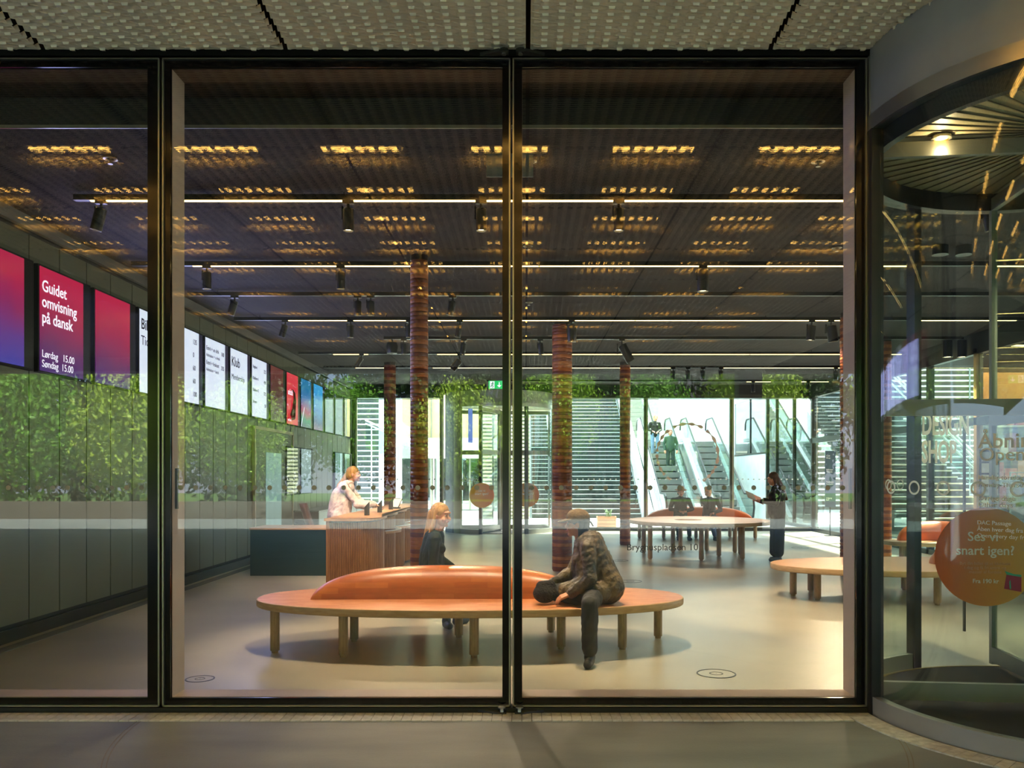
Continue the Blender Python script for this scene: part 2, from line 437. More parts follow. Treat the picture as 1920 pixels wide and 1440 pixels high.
# ---- linear lights and tracks under the ceiling
CZ = 4.02
def linear(Y, segs, x0, x1, label):
    t = thing('linear_light', label, 'light', (0, Y, CZ), group='ceiling lines of light and track')
    ob('track', MB().box(x0, x1, -.028, .028, .0, .05), K['black'], t)
    k = x0+.4
    while k < x1: ob('hanger', MB().cyl((k, 0, .05), (k, 0, CH-CZ), .006, 6), K['black'], t); k += 2.0
    for a, b in segs: ob('diffuser', B(a, b, -.016, .016, -.006, .0), K['strip'], t)
    return t
def xs(Y, *pr): return [(X_at(a, Y), X_at(b, Y)) for a, b in pr]
linear(7.6, xs(7.6, (170, 1690)), X_at(140, 7.6), 7.9, 'long glowing ceiling line nearest the glass front')
linear(9.98, xs(9.98, (362, 1010), (1012, 1700), (1860, 1990)), -4.6, 7.9, 'second glowing ceiling line, starting left of the tall slim column')
linear(11.65, [], -4.6, 7.9, 'unlit black ceiling track between the second and third glowing lines')
linear(13.5, xs(13.5, (532, 1190), (1192, 1640), (1714, 1905)), -4.6, 7.9, 'third glowing ceiling line with spotlights under its left end')
linear(15.4, [], X_at(720, 15.4), 7.9, 'unlit black ceiling track behind the third glowing line')
linear(17.3, xs(17.3, (625, 690), (820, 1405), (1407, 1690)), -4.6, 7.9, 'fourth glowing ceiling line with a short lit piece on the left')
linear(19.5, xs(19.5, (667, 738), (812, 1257), (1357, 1700)), -4.6, 7.9, 'fifth glowing ceiling line, dark in its middle')
linear(22.4, xs(22.4, (1400, 1445), (1503, 1553)), -1.0, 7.9, 'last ceiling line before the back glazing, with two short lit pieces')

# ---- track spotlights
sp_mesh = {}
def spot(px, Y, tilt, rz, drop, label, r=.05, L=.2, watt=0, col=(1, .76, .50), ang=60, to=None, x=None):
    xx = X_at(px, Y) if x is None else x
    t = thing('track_spotlight', label, 'spotlight', (xx, Y, CZ), group='black spotlights on the ceiling tracks')
    key = (round(r, 3), round(L, 3))
    if key not in sp_mesh:
        sp_mesh[key] = (MB().lathe([(0, .0), (r*.8, 0), (r, -.01), (r, -L+.01), (r*.96, -L), (r*.82, -L), (r*.8, -L+.02)], n=16).mesh('head', K['black'], True),
                        MB().lathe([(0, -L+.018), (r*.8, -L+.018)], n=16).mesh('lens', K['lens']),)
    ob('stem', MB().cyl((0,0,0), (0,0,-drop), .012, 8).box(-.05, .05, -.02, .02, -.03, 0).box(-r*1.15, -r*.9, -.012, .012, -drop-L*.5, -drop+.02), K['black'], t)
    h = put('head', sp_mesh[key][0], t, loc=(0,0,-drop), rot=(0, tilt, rz))
    put('lens', sp_mesh[key][1], h)
    if watt:
        loc = Vector((xx, Y, CZ-drop-L-.02)); tg = to or (xx, Y, 0)
        light('spot_beam', 'SPOT', loc, watt, col, aim(loc, tg), size=.04, spot=R(ang), blend=.7)
    return t
SPL = [
 (190, 7.6, .25, 0, 'spotlight on the nearest line beside its dark left end', 0, None),
 (653, 7.6, 0, 0, 'spotlight hanging from the nearest line left of the middle mullion', 130, (-1.4, 7.9, 0)),
 (902, 7.6, 0, 0, 'spotlight hanging from the nearest line just left of the middle mullion', 120, (-.4, 7.6, 0)),
 (1160, 7.6, 0, 0, 'dim spotlight hanging from the nearest line right of the middle mullion', 200, (1.4, 7.6, 0)),
 (388, 9.98, 0, 0, 'spotlight under the left end of the second line', 40, (-3.0, 10, 0)),
 (639, 9.98, 0, 0, 'spotlight under the second line left of the slim column', 150, (-2.4, 12.0, .9)),
 (440, 11.65, .3, 0, 'tilted spotlight on the black track above the white price screens', 0, None),
 (671, 11.65, 0, 0, 'left one of a close pair of spotlights left of the slim column', 200, (-1.9, 12.8, .9)),
 (695, 11.65, 0, 0, 'right one of a close pair of spotlights left of the slim column', 120, (-.9, 8.6, .8)),
 (849, 11.65, .2, 0, 'spotlight on the black track just right of the slim column', 160, (-.9, 8.2, .6)),
 (535, 13.5, .3, 0, 'tilted spotlight under the left end of the third line', 0, None),
 (657, 13.5, 0, 0, 'blue-lit spotlight under the third line above the reception counter', 160, (-2.3, 14.5, .9)),
 (767, 13.5, 0, 0, 'spotlight half hidden behind the slim column', 100, (-1.6, 15, 0)),
 (862, 13.5, .2, 0, 'spotlight under the third line right of the slim column', 140, (-.5, 11.5, 0)),
 (757, 15.4, 0, 0, 'spotlight beside the round black loudspeaker above the counter', 100, (-2.0, 17, .8)),
 (870, 15.4, .15, 0, 'spotlight on the fourth track above the grey drum', 110, (-1, 16, 0)),
 (1013, 15.4, -.1, 0, 'spotlight on the dark track left of the thick column', 140, (1.2, 13.2, 0)),
 (1262, 19.5, 0, 0, 'first from left of four spotlights above the escalators', 0, None),
 (1290, 19.5, 0, 0, 'second from left of four spotlights above the escalators', 160, (3.2, 17.5, .6)),
 (1318, 19.5, 0, 0, 'third from left of four spotlights above the escalators', 160, (4.3, 17, .6)),
 (1352, 19.5, 0, 0, 'fourth from left of four spotlights above the escalators', 0, None),
 (1567, 19.5, 0, 0, 'spotlight next to the red column at the right edge', 140, (6, 15, 0)),
 (678, 17.3, .55, 0, 'steeply tilted spotlight above the door in the far left corner', 60, (-2.9, 18, .5)),
 (1412, 22.4, 0, 0, 'small spotlight above the white hall wall', 0, None),
 (1515, 22.4, 0, 0, 'bright small spotlight beside the far right glazing corner', 90, (6.6, 21.5, 0)),
]
for px, Y, ti, rz, lb, wt, to in SPL:
    big = Y > 14
    spot(px, Y, ti, rz, .07, lb, r=.05, L=.2, watt=wt*1.5, to=to)
spot(1850, 7.6, -.2, 0, .07, 'spotlight added on the nearest line to light the shop letters behind the revolving door', watt=160, to=(4.3, 8.6, 1.7))  # extra spotlight, added to brighten the DESIGN SHOP letters
# large projector-like spots
spot(1318, 9.98, 0, 0, .04, 'large black cylinder spotlight under the second line right of centre', r=.07, L=.26, watt=380, to=(2.9, 10.2, 0))
spot(1072, 13.5, 0, 0, .06, 'large black projector at the head of the thick column', r=.075, L=.28, watt=120, to=(.4, 9.5, 0))
spot(1166, 15.4, -.5, 0, .10, 'large angled black projector hanging right of the thick column', r=.08, L=.34, watt=120, to=(2.9, 16.5, .7))
spot(1522, 13.5, .1, 0, .08, 'left one of two black projectors near the right reveal', r=.07, L=.24)
spot(1558, 13.5, -.15, 0, .08, 'right one of two black projectors near the right reveal', r=.08, L=.26, watt=300, to=(4.2, 10.2, 0))
spot(862, 17.3, .7, 0, .12, 'tilted bright spotlight in front of the green exit sign', r=.075, L=.24, watt=120, to=(-1.5, 20.5, .5))
# round loudspeaker
t = thing('round_loudspeaker', 'round black loudspeaker on the track above the reception counter', 'loudspeaker', (X_at(735, 15.4), 15.4, CZ))
ob('body', MB().lathe([(0, -.05), (.09, -.06), (.11, -.13), (.09, -.25), (0, -.27)], n=20), K['black'], t, True)
ob('bracket', MB().cyl((0,0,0), (0,0,-.06), .015, 8), K['black'], t)
# twin downlights right (seen through the revolving door)
for xx, Y, lb in ((X_at(1785, 9.4), 9.4, 'pair of large black downlight cylinders seen high through the revolving door'),
              (X_at(1790, 15.4), 15.4, 'farther pair of black downlight cylinders seen through the revolving door')):
    t = thing('twin_downlight', lb, 'light', (xx, Y, CZ-.02), group='twin black downlights')
    zz = Z_at(445, 9.4) if Y < 10 else Z_at(670, 15.4)
    L = CZ-.02-zz
    for sx in (-.13, .13):
        ob('cylinder', MB().lathe([(0, 0), (.085, 0), (.085, -L), (.075, -L), (.075, -L+.02)], (sx, 0, 0), n=20), K['black'], t, True)
        ob('lens', MB().lathe([(0, -L+.012), (.075, -L+.012)], (sx, 0, 0), n=20), K['lens'], t)
    light('spot_beam', 'SPOT', (xx, Y, CZ-L-.08), 260, (1, .8, .55), (0, 0, 0), size=.06, spot=R(70), blend=.7)

# hanging signs seen edge-on from the entrance
def hsign(px0, px1, py0, py1, Y, label, rgb, ceil=CH):
    x0, x1 = X_at(px0, Y), X_at(px1, Y); z1, z0 = Z_at(py0, Y), Z_at(py1, Y)
    t = thing('hanging_sign', label, 'sign', ((x0+x1)/2, Y, 0), group='hanging signs')
    w2 = (x1-x0)/2
    ob('panel', B(-w2, w2, -.008, .008, z0, z1), rgb, t)
    ob('holder', MB().box(-w2, w2, -.012, .012, z1, z1+.03).box(-w2*.8, -w2*.75, -.004, .004, z1, ceil).box(w2*.75, w2*.8, -.004, .004, z1, ceil), K['dsteel'], t)
    return t
hsign(912, 1000, 284, 332, 6.7, 'blank grey hanging sign near the ceiling behind the middle mullion', M('sign_grey', (120, 122, 124), .4))
hsign(1752, 1821, 415, 452, 9.7, 'pale hanging sign behind the large twin downlights', M('sign_pale', (196, 226, 230), .4, emit=(180, 226, 230), strength=.5))
# green exit sign
t = hsign(916, 943, 714, 729, 20.5, 'green illuminated exit sign with running figure and down arrow', emis('exit_green', (0, 160, 80), .9))
wx = X_at(943, 20.5)-X_at(916, 20.5); zc = Z_at(721.5, 20.5)
fig = MB()
fig.box(-.135, -.06, -.0, .001, -.085, .085)
ob('figure_plate', MB().box(-.14, -.03, -.0105, -.009, zc-.085, zc+.085), K['inkw'], t)
f2 = MB().ell((-.07, -.011, zc+.055), (.016, .002, .016))
for a, b in (((-.075, zc+.03), (-.09, zc-.01)), ((-.09, zc-.01), (-.06, zc-.03)), ((-.06, zc-.03), (-.075, zc-.07)), ((-.09, zc-.01), (-.12, zc-.05)), ((-.075, zc+.03), (-.045, zc+.01)), ((-.075, zc+.03), (-.11, zc+.02))):
    f2.tube([(a[0], -.0115, a[1]), (b[0], -.0115, b[1])], .010, 6)
ob('running_figure', f2, emis('exit_green2', (0, 120, 60), .6), t)
ar = MB().box(.075, .095, -.0105, -.009, zc-.03, zc+.06)
ar.add([(.03, -.0105, zc-.01), (.14, -.0105, zc-.01), (.085, -.0105, zc-.065), (.03, -.009, zc-.01), (.14, -.009, zc-.01), (.085, -.009, zc-.065)], [(0,2,1), (3,4,5), (0,1,4,3), (1,2,5,4), (2,0,3,5)])
ob('arrow', ar, K['inkw'], t)
# sprinkler rosettes on the ceiling
sprm = MB().lathe([(.035, 0), (.05, -.004), (.055, -.012), (.04, -.016), (.03, -.01)], n=20).mesh('ring', K['steel'], True)
sprn = MB().cyl((0,0,0), (0,0,-.05), .008, 8).lathe([(0,-.05), (.02, -.05)], n=10).mesh('nozzle', K['steel'], True)
for px, py, lb in ((207, 296, 'sprinkler at the far left under the second row of reflections'), (994, 300, 'sprinkler beside the blank grey hanging sign'), (1534, 301, 'sprinkler high on the right near the right reveal'),
                (990, 460, 'sprinkler on the ceiling just right of the middle mullion'), (1569, 463, 'sprinkler lower right beside the right reveal'), (992, 566, 'small far sprinkler right of the middle mullion')):
    Y = (CH-EYE)*F/(HY-py)
    t = thing('ceiling_sprinkler', lb, 'sprinkler', (X_at(px, Y), Y, CH), group='ceiling sprinklers')
    put('ring', sprm, t); put('nozzle', sprn, t)

# ================================================================== GLAZED FRONT (three tall leaves)
FH = 4.40
def leaf(name, x0, x1, lbord, rbord, textdots=True):
    """x0..x1 outer edge of the metal frame at FY; lbord/rbord = where the clear glass starts"""
    s = thing(name, None, None, (0, FY, 0), kind='structure')
    z0, z1, c0, c1 = .035, FH-.045, .09, 4.30
    fr = .010
    ob('frame_edge', MB().box(x0, x0+fr, -.02, .02, z0, z1).box(x1-fr, x1, -.02, .02, z0, z1).box(x0, x1, -.02, .02, z0, z0+fr).box(x0, x1, -.02, .02, z1-.006, z1), K['steel'], s)
    ob('black_border', MB().box(x0+fr, lbord, -.004, .008, z0+fr, z1-.006).box(rbord, x1-fr, -.004, .008, z0+fr, z1-.006)
       .box(lbord, rbord, -.004, .008, z0+fr, c0).box(lbord, rbord, -.004, .008, c1, z1-.006), K['frit'], s)
    ob('glass_pane', B(lbord-.01, rbord+.01, .010, .026, c0-.01, c1+.01), K['glass'], s)
    ob('post', MB().box(x0, lbord-.004, .03, .23, 0, FH).box(rbord+.004, x1, .03, .23, 0, FH), K['black'], s)
    ob('reveal_lining', MB().box(lbord-.004, lbord, .03, .23, c0, c1).box(rbord, rbord+.004, .03, .23, c0, c1)
       .box(lbord, rbord, .03, .22, c0-.006, c0), K['reveal'], s)
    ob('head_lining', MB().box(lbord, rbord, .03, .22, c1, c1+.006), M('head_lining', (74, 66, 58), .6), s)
    ob('head_rail', B(x0, x1, .03, .23, c1+.006, 4.72), K['black'], s)
    ob('sill_rail', B(x0, x1, .03, .23, 0, c0-.006), K['black'], s)
    return s
xm = X_at
w1 = leaf('window_1', -4.95, X_at(301, FY), -4.8, X_at(277, FY))
w2 = leaf('window_2', X_at(306, FY), X_at(957, FY), X_at(320, FY), X_at(942, FY))
w3 = leaf('window_3', X_at(961, FY), X_at(1624, FY), X_at(979, FY), X_at(1605, FY))
ob('front_head', B(-9, 2.33, FY-.03, FY+.02, FH-.035, FH+.02), K['black'], kind='structure')
ob('front_sill', MB().box(-9, 2.30, FY-.03, FY+.03, 0, .03), K['dsteel'], kind='structure')
ob('front_post', MB().box(X_at(1626, FY), X_at(1637, FY), -.03+FY, FY+.3, 0, FH), K['steel'], kind='structure')
fd = MB().cyl((0,-.0012,0), (0,0,0), .0165, 16).mesh('dot', K['dot'])
for i in range(17):
    X = X_at(14+27.8*i-8*27.8*0, FY)
for px0, px1, st, win in ((14, 275, 27.8, w1), (338, 935, 27.8, w2), (997, 1600, 27.8, w3)):
    px = px0
    while px <= px1:
        put('dot', fd, win, loc=(X_at(px, FY), .0098, Z_at(914.5, FY))); px += st
text('address_lettering', 'Bryghuspladsen 10', .064, K['darktext'], (X_at(1175, FY), .0095, Z_at(1032, FY)), w3, xs=1.0)
# recessed pull handles on the inner reveals
for px, win in ((328, w2), (1596, w3)):
    side = -1 if px < 900 else 1
    xx = (X_at(320, FY)+.001) if side < 0 else (X_at(1605, FY)-.001)
    h = ob('pull_handle', MB().box(min(xx, xx-side*.012), max(xx, xx-side*.012), .07, .10, Z_at(955, FY), Z_at(878, FY)), K['dsteel'], win)
# pivot fittings top and bottom at the middle mullion
for px, z, sg in ((941, .035, 1), (974, .035, 1), (945, FH-.02, -1), (976, FH-.02, -1)):
    lb = {(941,1): 'left pivot fitting under the middle mullion', (974,1): 'right pivot fitting under the middle mullion', (945,-1): 'left pivot fitting above the middle mullion', (976,-1): 'right pivot fitting above the middle mullion'}[(px, sg)]
    t = thing('pivot_fitting', lb, 'hinge', (X_at(px, FY-.07), FY-.07, 0), group='pivot fittings of the glass leaves')
    ob('bearing', MB().lathe([(0, 0), (.016, 0), (.012, .01), (.012, .035), (.026, .038), (.026, .046), (0, .046)], (0, 0, z-.03 if sg > 0 else z-.03), n=16), K['steel'], t, True)
    d = -1 if px in (941, 945) else 1
    zz = .0 if sg > 0 else FH-.04
    ob('arm', MB().prism([(-.03, -.03), (.03, -.03), (.03, .03), (-.03, .03)], zz, zz+.016).add(
        [(d*.03, -.03, zz), (d*.16, .03, zz), (d*.16, .045, zz), (d*.03, .03, zz), (d*.03, -.03, zz+.02), (d*.16, .03, zz+.02), (d*.16, .045, zz+.02), (d*.03, .03, zz+.02)],
        [(0,1,2,3), (4,7,6,5), (0,4,5,1), (1,5,6,2), (2,6,7,3), (3,7,4,0)]), K['dsteel'], t)

# ---- stone drain strip outside, plate by plate
DC = (3.70, FY); DR = 1.39
dg = thing('entrance_drain', 'pale stone drain strip running along the foot of the glass front', 'drain', (0, 0, 0))
pmesh = B(0, .060, 0, .17, 0, .008).mesh('stone_plate', K['grate'])
x = -4.6
while x < 2.06:
    put('stone_plate', pmesh, dg, loc=(x, 5.46, 0)); x += .0645
for i in range(46):
    a = R(179-2.4*-i)
    a = R(183+2.5*i)
    pp = []
    for (rr, da) in ((DR+.05, .0), (DR+.21, .0), (DR+.21, R(2.38)), (DR+.05, R(2.38))):
        pp.append((DC[0]+rr*math.cos(a+da), DC[1]+rr*math.sin(a+da)))
    ob('stone_plate', MB().prism(pp, 0, .008), K['grate'], dg)
# door swing marks worn into the pavement
for cx_, a0, a1, lb in ((X_at(941, 5.6), 180, 236, 'thin pale curved groove on the pavement at the left'), (X_at(974, 5.6), 304, 360, 'thin pale curved groove on the pavement near the revolving door')):
    mk = MB()
    for rr in (2.31, 2.335):
        mk.arcwall((cx_, 5.55), rr-.003, rr+.003, 0, .0015, R(a0), R(a1), 40)
    ob('swing_groove', mk, M('groove', (128, 124, 112), .7), label=lb, cat='groove')

# ================================================================== SOFFIT OF EXPANDED METAL with lamps above it
PW, PD, RPX = 1.60, 1.64, .2
rows = int(PD/.0385)
mb = MB()
NX = int(PW/RPX)
for r_ in range(rows):
    y0 = .03+r_*.0385
    ph = 0 if r_ % 2 == 0 else RPX/2
    P = []
    for k in range(-1, NX+2):
        for dx, am, fl in ((-.030, 1, 1), (.030, 1, 1), (RPX/2-.010, -1, 0), (RPX/2+.010, -1, 0)):
            P.append((k*RPX+ph+dx, am))
    P = [p for p in P if 0.005 <= p[0] <= PW-.005]
    vs = []; fs = []
    for (xx, am) in P:
        ya = y0+am*.009
        zt = .004 if am < 0 else .002; dz = .026 if am < 0 else .009
        vs += [(xx, ya-.0165, zt+dz), (xx, ya+.0165, zt), (xx, ya+.0165, zt+.0025), (xx, ya-.0165, zt+dz+.0025)]
    for i in range(len(P)-1):
        for q in range(4): fs.append((i*4+q, i*4+(q+1)%4, (i+1)*4+(q+1)%4, (i+1)*4+q))
    mb.add(vs, fs)
    for k in range(-1, NX+2):                       # node tabs added to the mesh, shaped to catch daylight as bright dots
        xc = k*RPX+ph+RPX/2
        if .03 < xc < PW-.03:
            ya = y0-.009
            mb.add([(xc-.017, ya-.004, -.012), (xc+.017, ya-.004, -.012), (xc+.024, ya-.012, .014), (xc-.024, ya-.012, .014), (xc-.012, ya+.016, -.008), (xc+.012, ya+.016, -.008)],
                   [(0, 1, 2, 3), (0, 4, 5, 1)])
smesh = mb.mesh('mesh_panel', K['soffit'])
sx = [X_at(90, FY)+.0, X_at(540, FY), X_at(990, FY), X_at(1448, FY)]
sof = thing('soffit', None, None, (0, 0, FH), kind='structure')
for ix in range(-4, 4):
    for iy in range(0, 10):
        if ix*1.61 > 5.6: continue
        o = put('mesh_panel', smesh, sof, loc=(X_at(990, FY)+ix*1.61+.005, FY-.01-PD-iy*1.66, 0))
# lamps above the mesh: a grid of short linear fittings
lamp_me = B(-.36, .36, -.042, .042, -.01, 0).mesh('tube', K['lamp'])
lampb_me = B(-.38, .38, -.085, .085, 0, .05).mesh('housing', K['steel'])
li = 0
ROWN = ['first', 'second', 'third', 'fourth', 'fifth', 'sixth', 'seventh', 'eighth', 'ninth']
for r_, Y in enumerate((3.75, 2.65, 1.68, .65, -.38, -1.95, -3.55, -4.9, -6.6)):
    for c_, X in enumerate((-5.45, -4.1, -2.78, -1.47, -.16, 1.15, 2.46, 3.72)):
        t = thing('soffit_lamp', 'warm linear lamp above the soffit, %s row out, %s from the left' % (ROWN[r_], ROWN[c_]), 'light', (X, Y, FH+.11), group='soffit lamps, %s row out from the glass' % ROWN[r_])
        put('tube', lamp_me, t); put('housing', lampb_me, t)

# ================================================================== REVOLVING DOOR AT THE RIGHT OF THE FRONT
def revolving(name, label, c, r, z_glass, z_top, walls, wings, mats=(None,), sticker=False, wing_r=None, rail_z=(1.98, 2.09), lipcol=None, ceil_z=None, thick=.05):
    t = thing(name, label, 'revolving door', (c[0], c[1], 0))
    o0 = (0, 0)
    ob('fascia', MB().arcwall(o0, r-.03, r+.02, z_glass+.10, z_top, 0, 2*PI, 72), K['alu'], t, True)
    ob('lip', MB().arcwall(o0, r-.05, r+.03, z_glass, z_glass+.10, 0, 2*PI, 72), K['steel'], t, True)
    if ceil_z is None: ceil_z = z_glass+.02
    ob('canopy_ceiling', MB().lathe([(0, ceil_z), (r-.05, ceil_z), (r-.05, ceil_z+.03), (0, ceil_z+.03)], n=64), K['drumceil'], t)
    for a0, a1 in walls:
        ob('curved_glass', MB().arcwall(o0, r-.006, r+.006, .12, z_glass, R(a0), R(a1), 40), K['glass2'], t, True)
        ob('base_rail', MB().arcwall(o0, r-.03, r+.03, 0, .12, R(a0), R(a1), 40), K['alu'], t, True)
        for a in (a0, a1):
            ob('post', MB().arcwall(o0, r-.045, r+.035, 0, z_glass, R(a-1.6), R(a+1.6), 3), K['dsteel'], t)
    wr = wing_r or r-.06
    for i, a in enumerate(wings):
        wt = put('wing', None, t, rot=(0, 0, R(a)))
        ob('stile', MB().box(.02, .07, -.022, .022, .03, z_glass-.02).box(wr-.05, wr, -.022, .022, .03, z_glass-.02), K['alu'], wt)
        ob('rail', MB().box(.07, wr-.05, -.022, .022, .05, .17).box(.07, wr-.05, -.022, .022, rail_z[0], rail_z[1]).box(.07, wr-.05, -.022, .022, z_glass-.12, z_glass-.02), K['alu'], wt)
        ob('glass_pane', MB().box(.07, wr-.05, -.005, .005, .17, rail_z[0]).box(.07, wr-.05, -.005, .005, rail_z[1], z_glass-.12), K['glass2'], wt)
    ob('centre_shaft', MB().cyl((0,0,0), (0,0,z_glass), .035, 16), K['alu'], t, True)
    ob('floor_mat', MB().lathe([(0, .006), (r-.08, .006), (r-.06, 0)], n=64), K['mat'], t)
    ob('mat_ring', MB().arcwall(o0, r-.075, r-.05, 0, .009, 0, 2*PI, 72), M('brass_edge', (150, 128, 70), .4, .6), t)
    return t
rd = revolving('revolving_door', 'large glazed revolving door with grey curved canopy at the right of the front', DC, DR, 3.86, 4.72,
               [(182, 250), (112, 176), (290, 356), (4, 68)], (174, 84, 264, -6))
ob('inner_ring', MB().arcwall((0,0), DR-.10, DR-.05, 3.74, 3.88, 0, 2*PI, 64).arcwall((0,0), DR-.02, DR+.06, 3.76, 3.86, R(20), R(176), 40), K['dsteel'], rd, True)
# rough ribs of the canopy ceiling and its downlight
rb = MB()
for i in range(64):
    a = 2*PI*i/64
    rb.box(.15, DR-.07, -.004, .004, 3.872, 3.88, rot=(0, 0, a))
ob('ceiling_rib', rb, M('ribs', (120, 112, 88), .5), rd, kind='stuff')
yl = 5.77; xl = X_at(1765, yl); zl = 3.86
dl = thing('canopy_downlight', 'glowing round downlight in the canopy of the large revolving door', 'light', (xl, yl, zl))
ob('ring', MB().lathe([(.045, .02), (.062, .015), (.065, -.012), (.045, -.016)], n=24), K['steel'], dl, True)
ob('lens', MB().lathe([(0, -.004), (.045, -.004)], n=20), emis('downlight_lens', (255, 190, 80), 14), dl)
light('canopy_beam', 'POINT', (xl, yl, zl-.10), 9, (1, .72, .38), size=.01)
light('canopy_beam', 'SPOT', (3.9, 5.9, zl-.06), 240, (1, .80, .5), (0, 0, 0), size=.008, spot=R(120), blend=.8)

# printing on the front leaf of the door (plane of the left-hand wing)
wing = [c for c in rd.children if c.name.startswith('wing')][0]
wy = 0
def on_wing(px, py, Y): return X_at(px, Y), Z_at(py, Y)
# sticker sheets stand on the wing: local frame of the wing runs outward (+x), rotated 174 deg, printed side faces local +y -> camera
def wing_local(px, py):
    # intersect the pixel ray with the wing plane
    a = R(174); d = Vector((math.cos(a), math.sin(a))); n = Vector((-math.sin(a), math.cos(a)))
    ray = Vector(((px-CX)/F, 1.0)); c = Vector(DC)
    tt = c.dot(n)/ray.dot(n); p = ray*tt-c
    return p.dot(d), EYE-(py-HY)*tt/F, tt
sxl, szl, st_ = wing_local(1848, 1044)
tex = bpy.data.materials.new('orange_sticker'); tex.use_nodes = True
n_ = tex.node_tree.nodes; l_ = tex.node_tree.links; b_ = n_['Principled BSDF']; b_.inputs['Roughness'].default_value = .5
tc_ = n_.new('ShaderNodeTexCoord'); sp_ = n_.new('ShaderNodeSeparateXYZ'); cr_ = n_.new('ShaderNodeValToRGB')
mr_ = n_.new('ShaderNodeMapRange'); mr_.inputs[1].default_value = -.33; mr_.inputs[2].default_value = .33
l_.new(tc_.outputs['Object'], sp_.inputs[0]); l_.new(sp_.outputs[0], mr_.inputs[0]); l_.new(mr_.outputs[0], cr_.inputs[0]); l_.new(cr_.outputs[0], b_.inputs['Base Color'])
cr_.color_ramp.elements[0].color = (*lin((214, 170, 60)), 1); cr_.color_ramp.elements[1].color = (*lin((214, 96, 34)), 1)
def sticker(parent, loc, rz, s, words=True):
    st = thing('round_sticker', None, None, loc, rz); st.parent = parent
    ob('sheet', MB().lathe([(0, -.001), (.327*s, -.001), (.327*s, .001), (0, .001)], n=48), tex, st, rot=(R(90), 0, 0))
    return st
STL = []
def wt_text(s_, px, py, sz, mat, bold=0, align='CENTER'):
    lx, lz, q = wing_local(px, py)
    return text('lettering', s_, sz, mat, (lx, .0095, lz), wing, rot=(R(90), 0, PI), align=align, bold=bold)
sk = ob('round_sticker', MB().lathe([(0, -.001), (.332, -.001), (.332, .001), (0, .001)], n=56), tex, wing, loc=(sxl, .0065, szl), rot=(R(90), 0, 0))
pale = M('sticker_letters', (236, 230, 212), .6)
wt_text('Ses vi', 1842, 1014, .088, pale, .012)
wt_text('snart igen?', 1846, 1040, .088, pale, .012)
wt_text('Byt din billet til et klubkort\ni dag og få fri entré og\nmasser af fordele', 1846, 1059, .030, M('sticker_small', (214, 160, 110), .6))
wt_text('Fra 190 kr', 1847, 1093, .040, pale, .01)
lx, lz, q = wing_local(1908, 1090)
dd = MB()
def slab2(mb_, pts, y, th=.001):
    vs = [(x, y, z) for x, z in pts]+[(x, y+th, z) for x, z in pts]; n = len(pts)
    mb_.add(vs, [tuple(range(n)), tuple(range(2*n-1, n-1, -1))]+[(i, (i+1)%n, n+(i+1)%n, n+i) for i in range(n)])
slab2(dd, [(lx+.09, lz-.05), (lx+.075, lz+.045), (lx-.02, lz+.03), (lx-.02, lz-.07)], .0085)
ob('crimson_shape', dd, M('crimson', (150, 30, 60), .5), wing)
dd = MB(); slab2(dd, [(lx+.078, lz+.055), (lx+.086, lz+.07), (lx+.03, lz+.05), (lx-.02, lz+.045), (lx-.02, lz+.03), (lx+.075, lz+.045)], .0086)
slab2(dd, [(lx+.058, lz+.0), (lx+.05, lz+.01), (lx+.045, lz-.05), (lx+.055, lz-.05)], .0092)
ob('green_shape', dd, M('jade', (60, 160, 120), .5), wing)

# lettering on the curved glass of the door
cg = [c for c in rd.children if c.name.startswith('curved_glass')]
def curve_text(s_, px, py, sz, mat, bold=0., xs_=1.):
    """start the line at the pixel, on the front-left curved pane, and bend it round the drum"""
    ray = Vector(((px-CX)/F, 1.0)).normalized(); c = Vector(DC)
    b2 = ray.dot(c); disc = b2*b2-(c.length_squared-(DR+.008)**2); tt = b2-math.sqrt(max(disc, 0))
    p = ray*tt-c; a = math.atan2(p.y, p.x); z = EYE-(py-HY)*(ray.y*tt)/F
    o = text('lettering', s_, sz, mat, (0, 0, 0), rd, rot=(0, 0, 0), bold=bold)
    for v in o.data.vertices:
        aa = a+v.co.x*xs_/DR; q_ = DR+.008+v.co.z
        v.co = Vector((q_*math.cos(aa), q_*math.sin(aa), z+v.co.y))
    return o
curve_text('DAC Passage', 1832, 983, .033, K['vinyl'], .012)
curve_text('Åben hver dag fra 08-22', 1832, 995, .033, K['vinyl'], .010)
curve_text('Open every day from 08-22', 1832, 1007, .033, K['vinyl'])
curve_text('Åbningstider', 1834, 840, .115, K['vinyl'], .012)
curve_text('Opening hours', 1835, 864, .105, K['vinyl'])
curve_text('Mandag-torsdag og', 1834, 899, .036, K['vinyl'], .01)
curve_text('Monday-Thursday and', 1834, 913, .036, K['vinyl'])
curve_text('Øvrige dage', 1834, 938, .040, K['vinyl'], .01)
curve_text('Other days      10-', 1834, 950, .040, K['vinyl'])
def ring_strip(mb_, a, z, rad, wdt, q_):
    k = 18; vs = []
    for i in range(k):
        t_ = 2*PI*i/k
        for rr_ in (rad-wdt, rad+wdt):
            aa = a+rr_*math.cos(t_)/DR; vs.append((q_*math.cos(aa), q_*math.sin(aa), z+rr_*math.sin(t_)))
    mb_.add(vs, [(2*i, 2*i+1, (2*i+3) % (2*k), (2*i+2) % (2*k)) for i in range(k)])
for i in range(9):
    r3 = MB(); ring_strip(r3, R(191+8.6*i), 1.50, .038, .006, DR+.008); ob('printed_ring', r3, K['vinyl'], rd)
for i in range(9):
    r3 = MB(); ring_strip(r3, R(170-6.4*i), 1.50, .038, .006, DR-.010); ob('printed_ring', r3, K['vinyl'], rd)
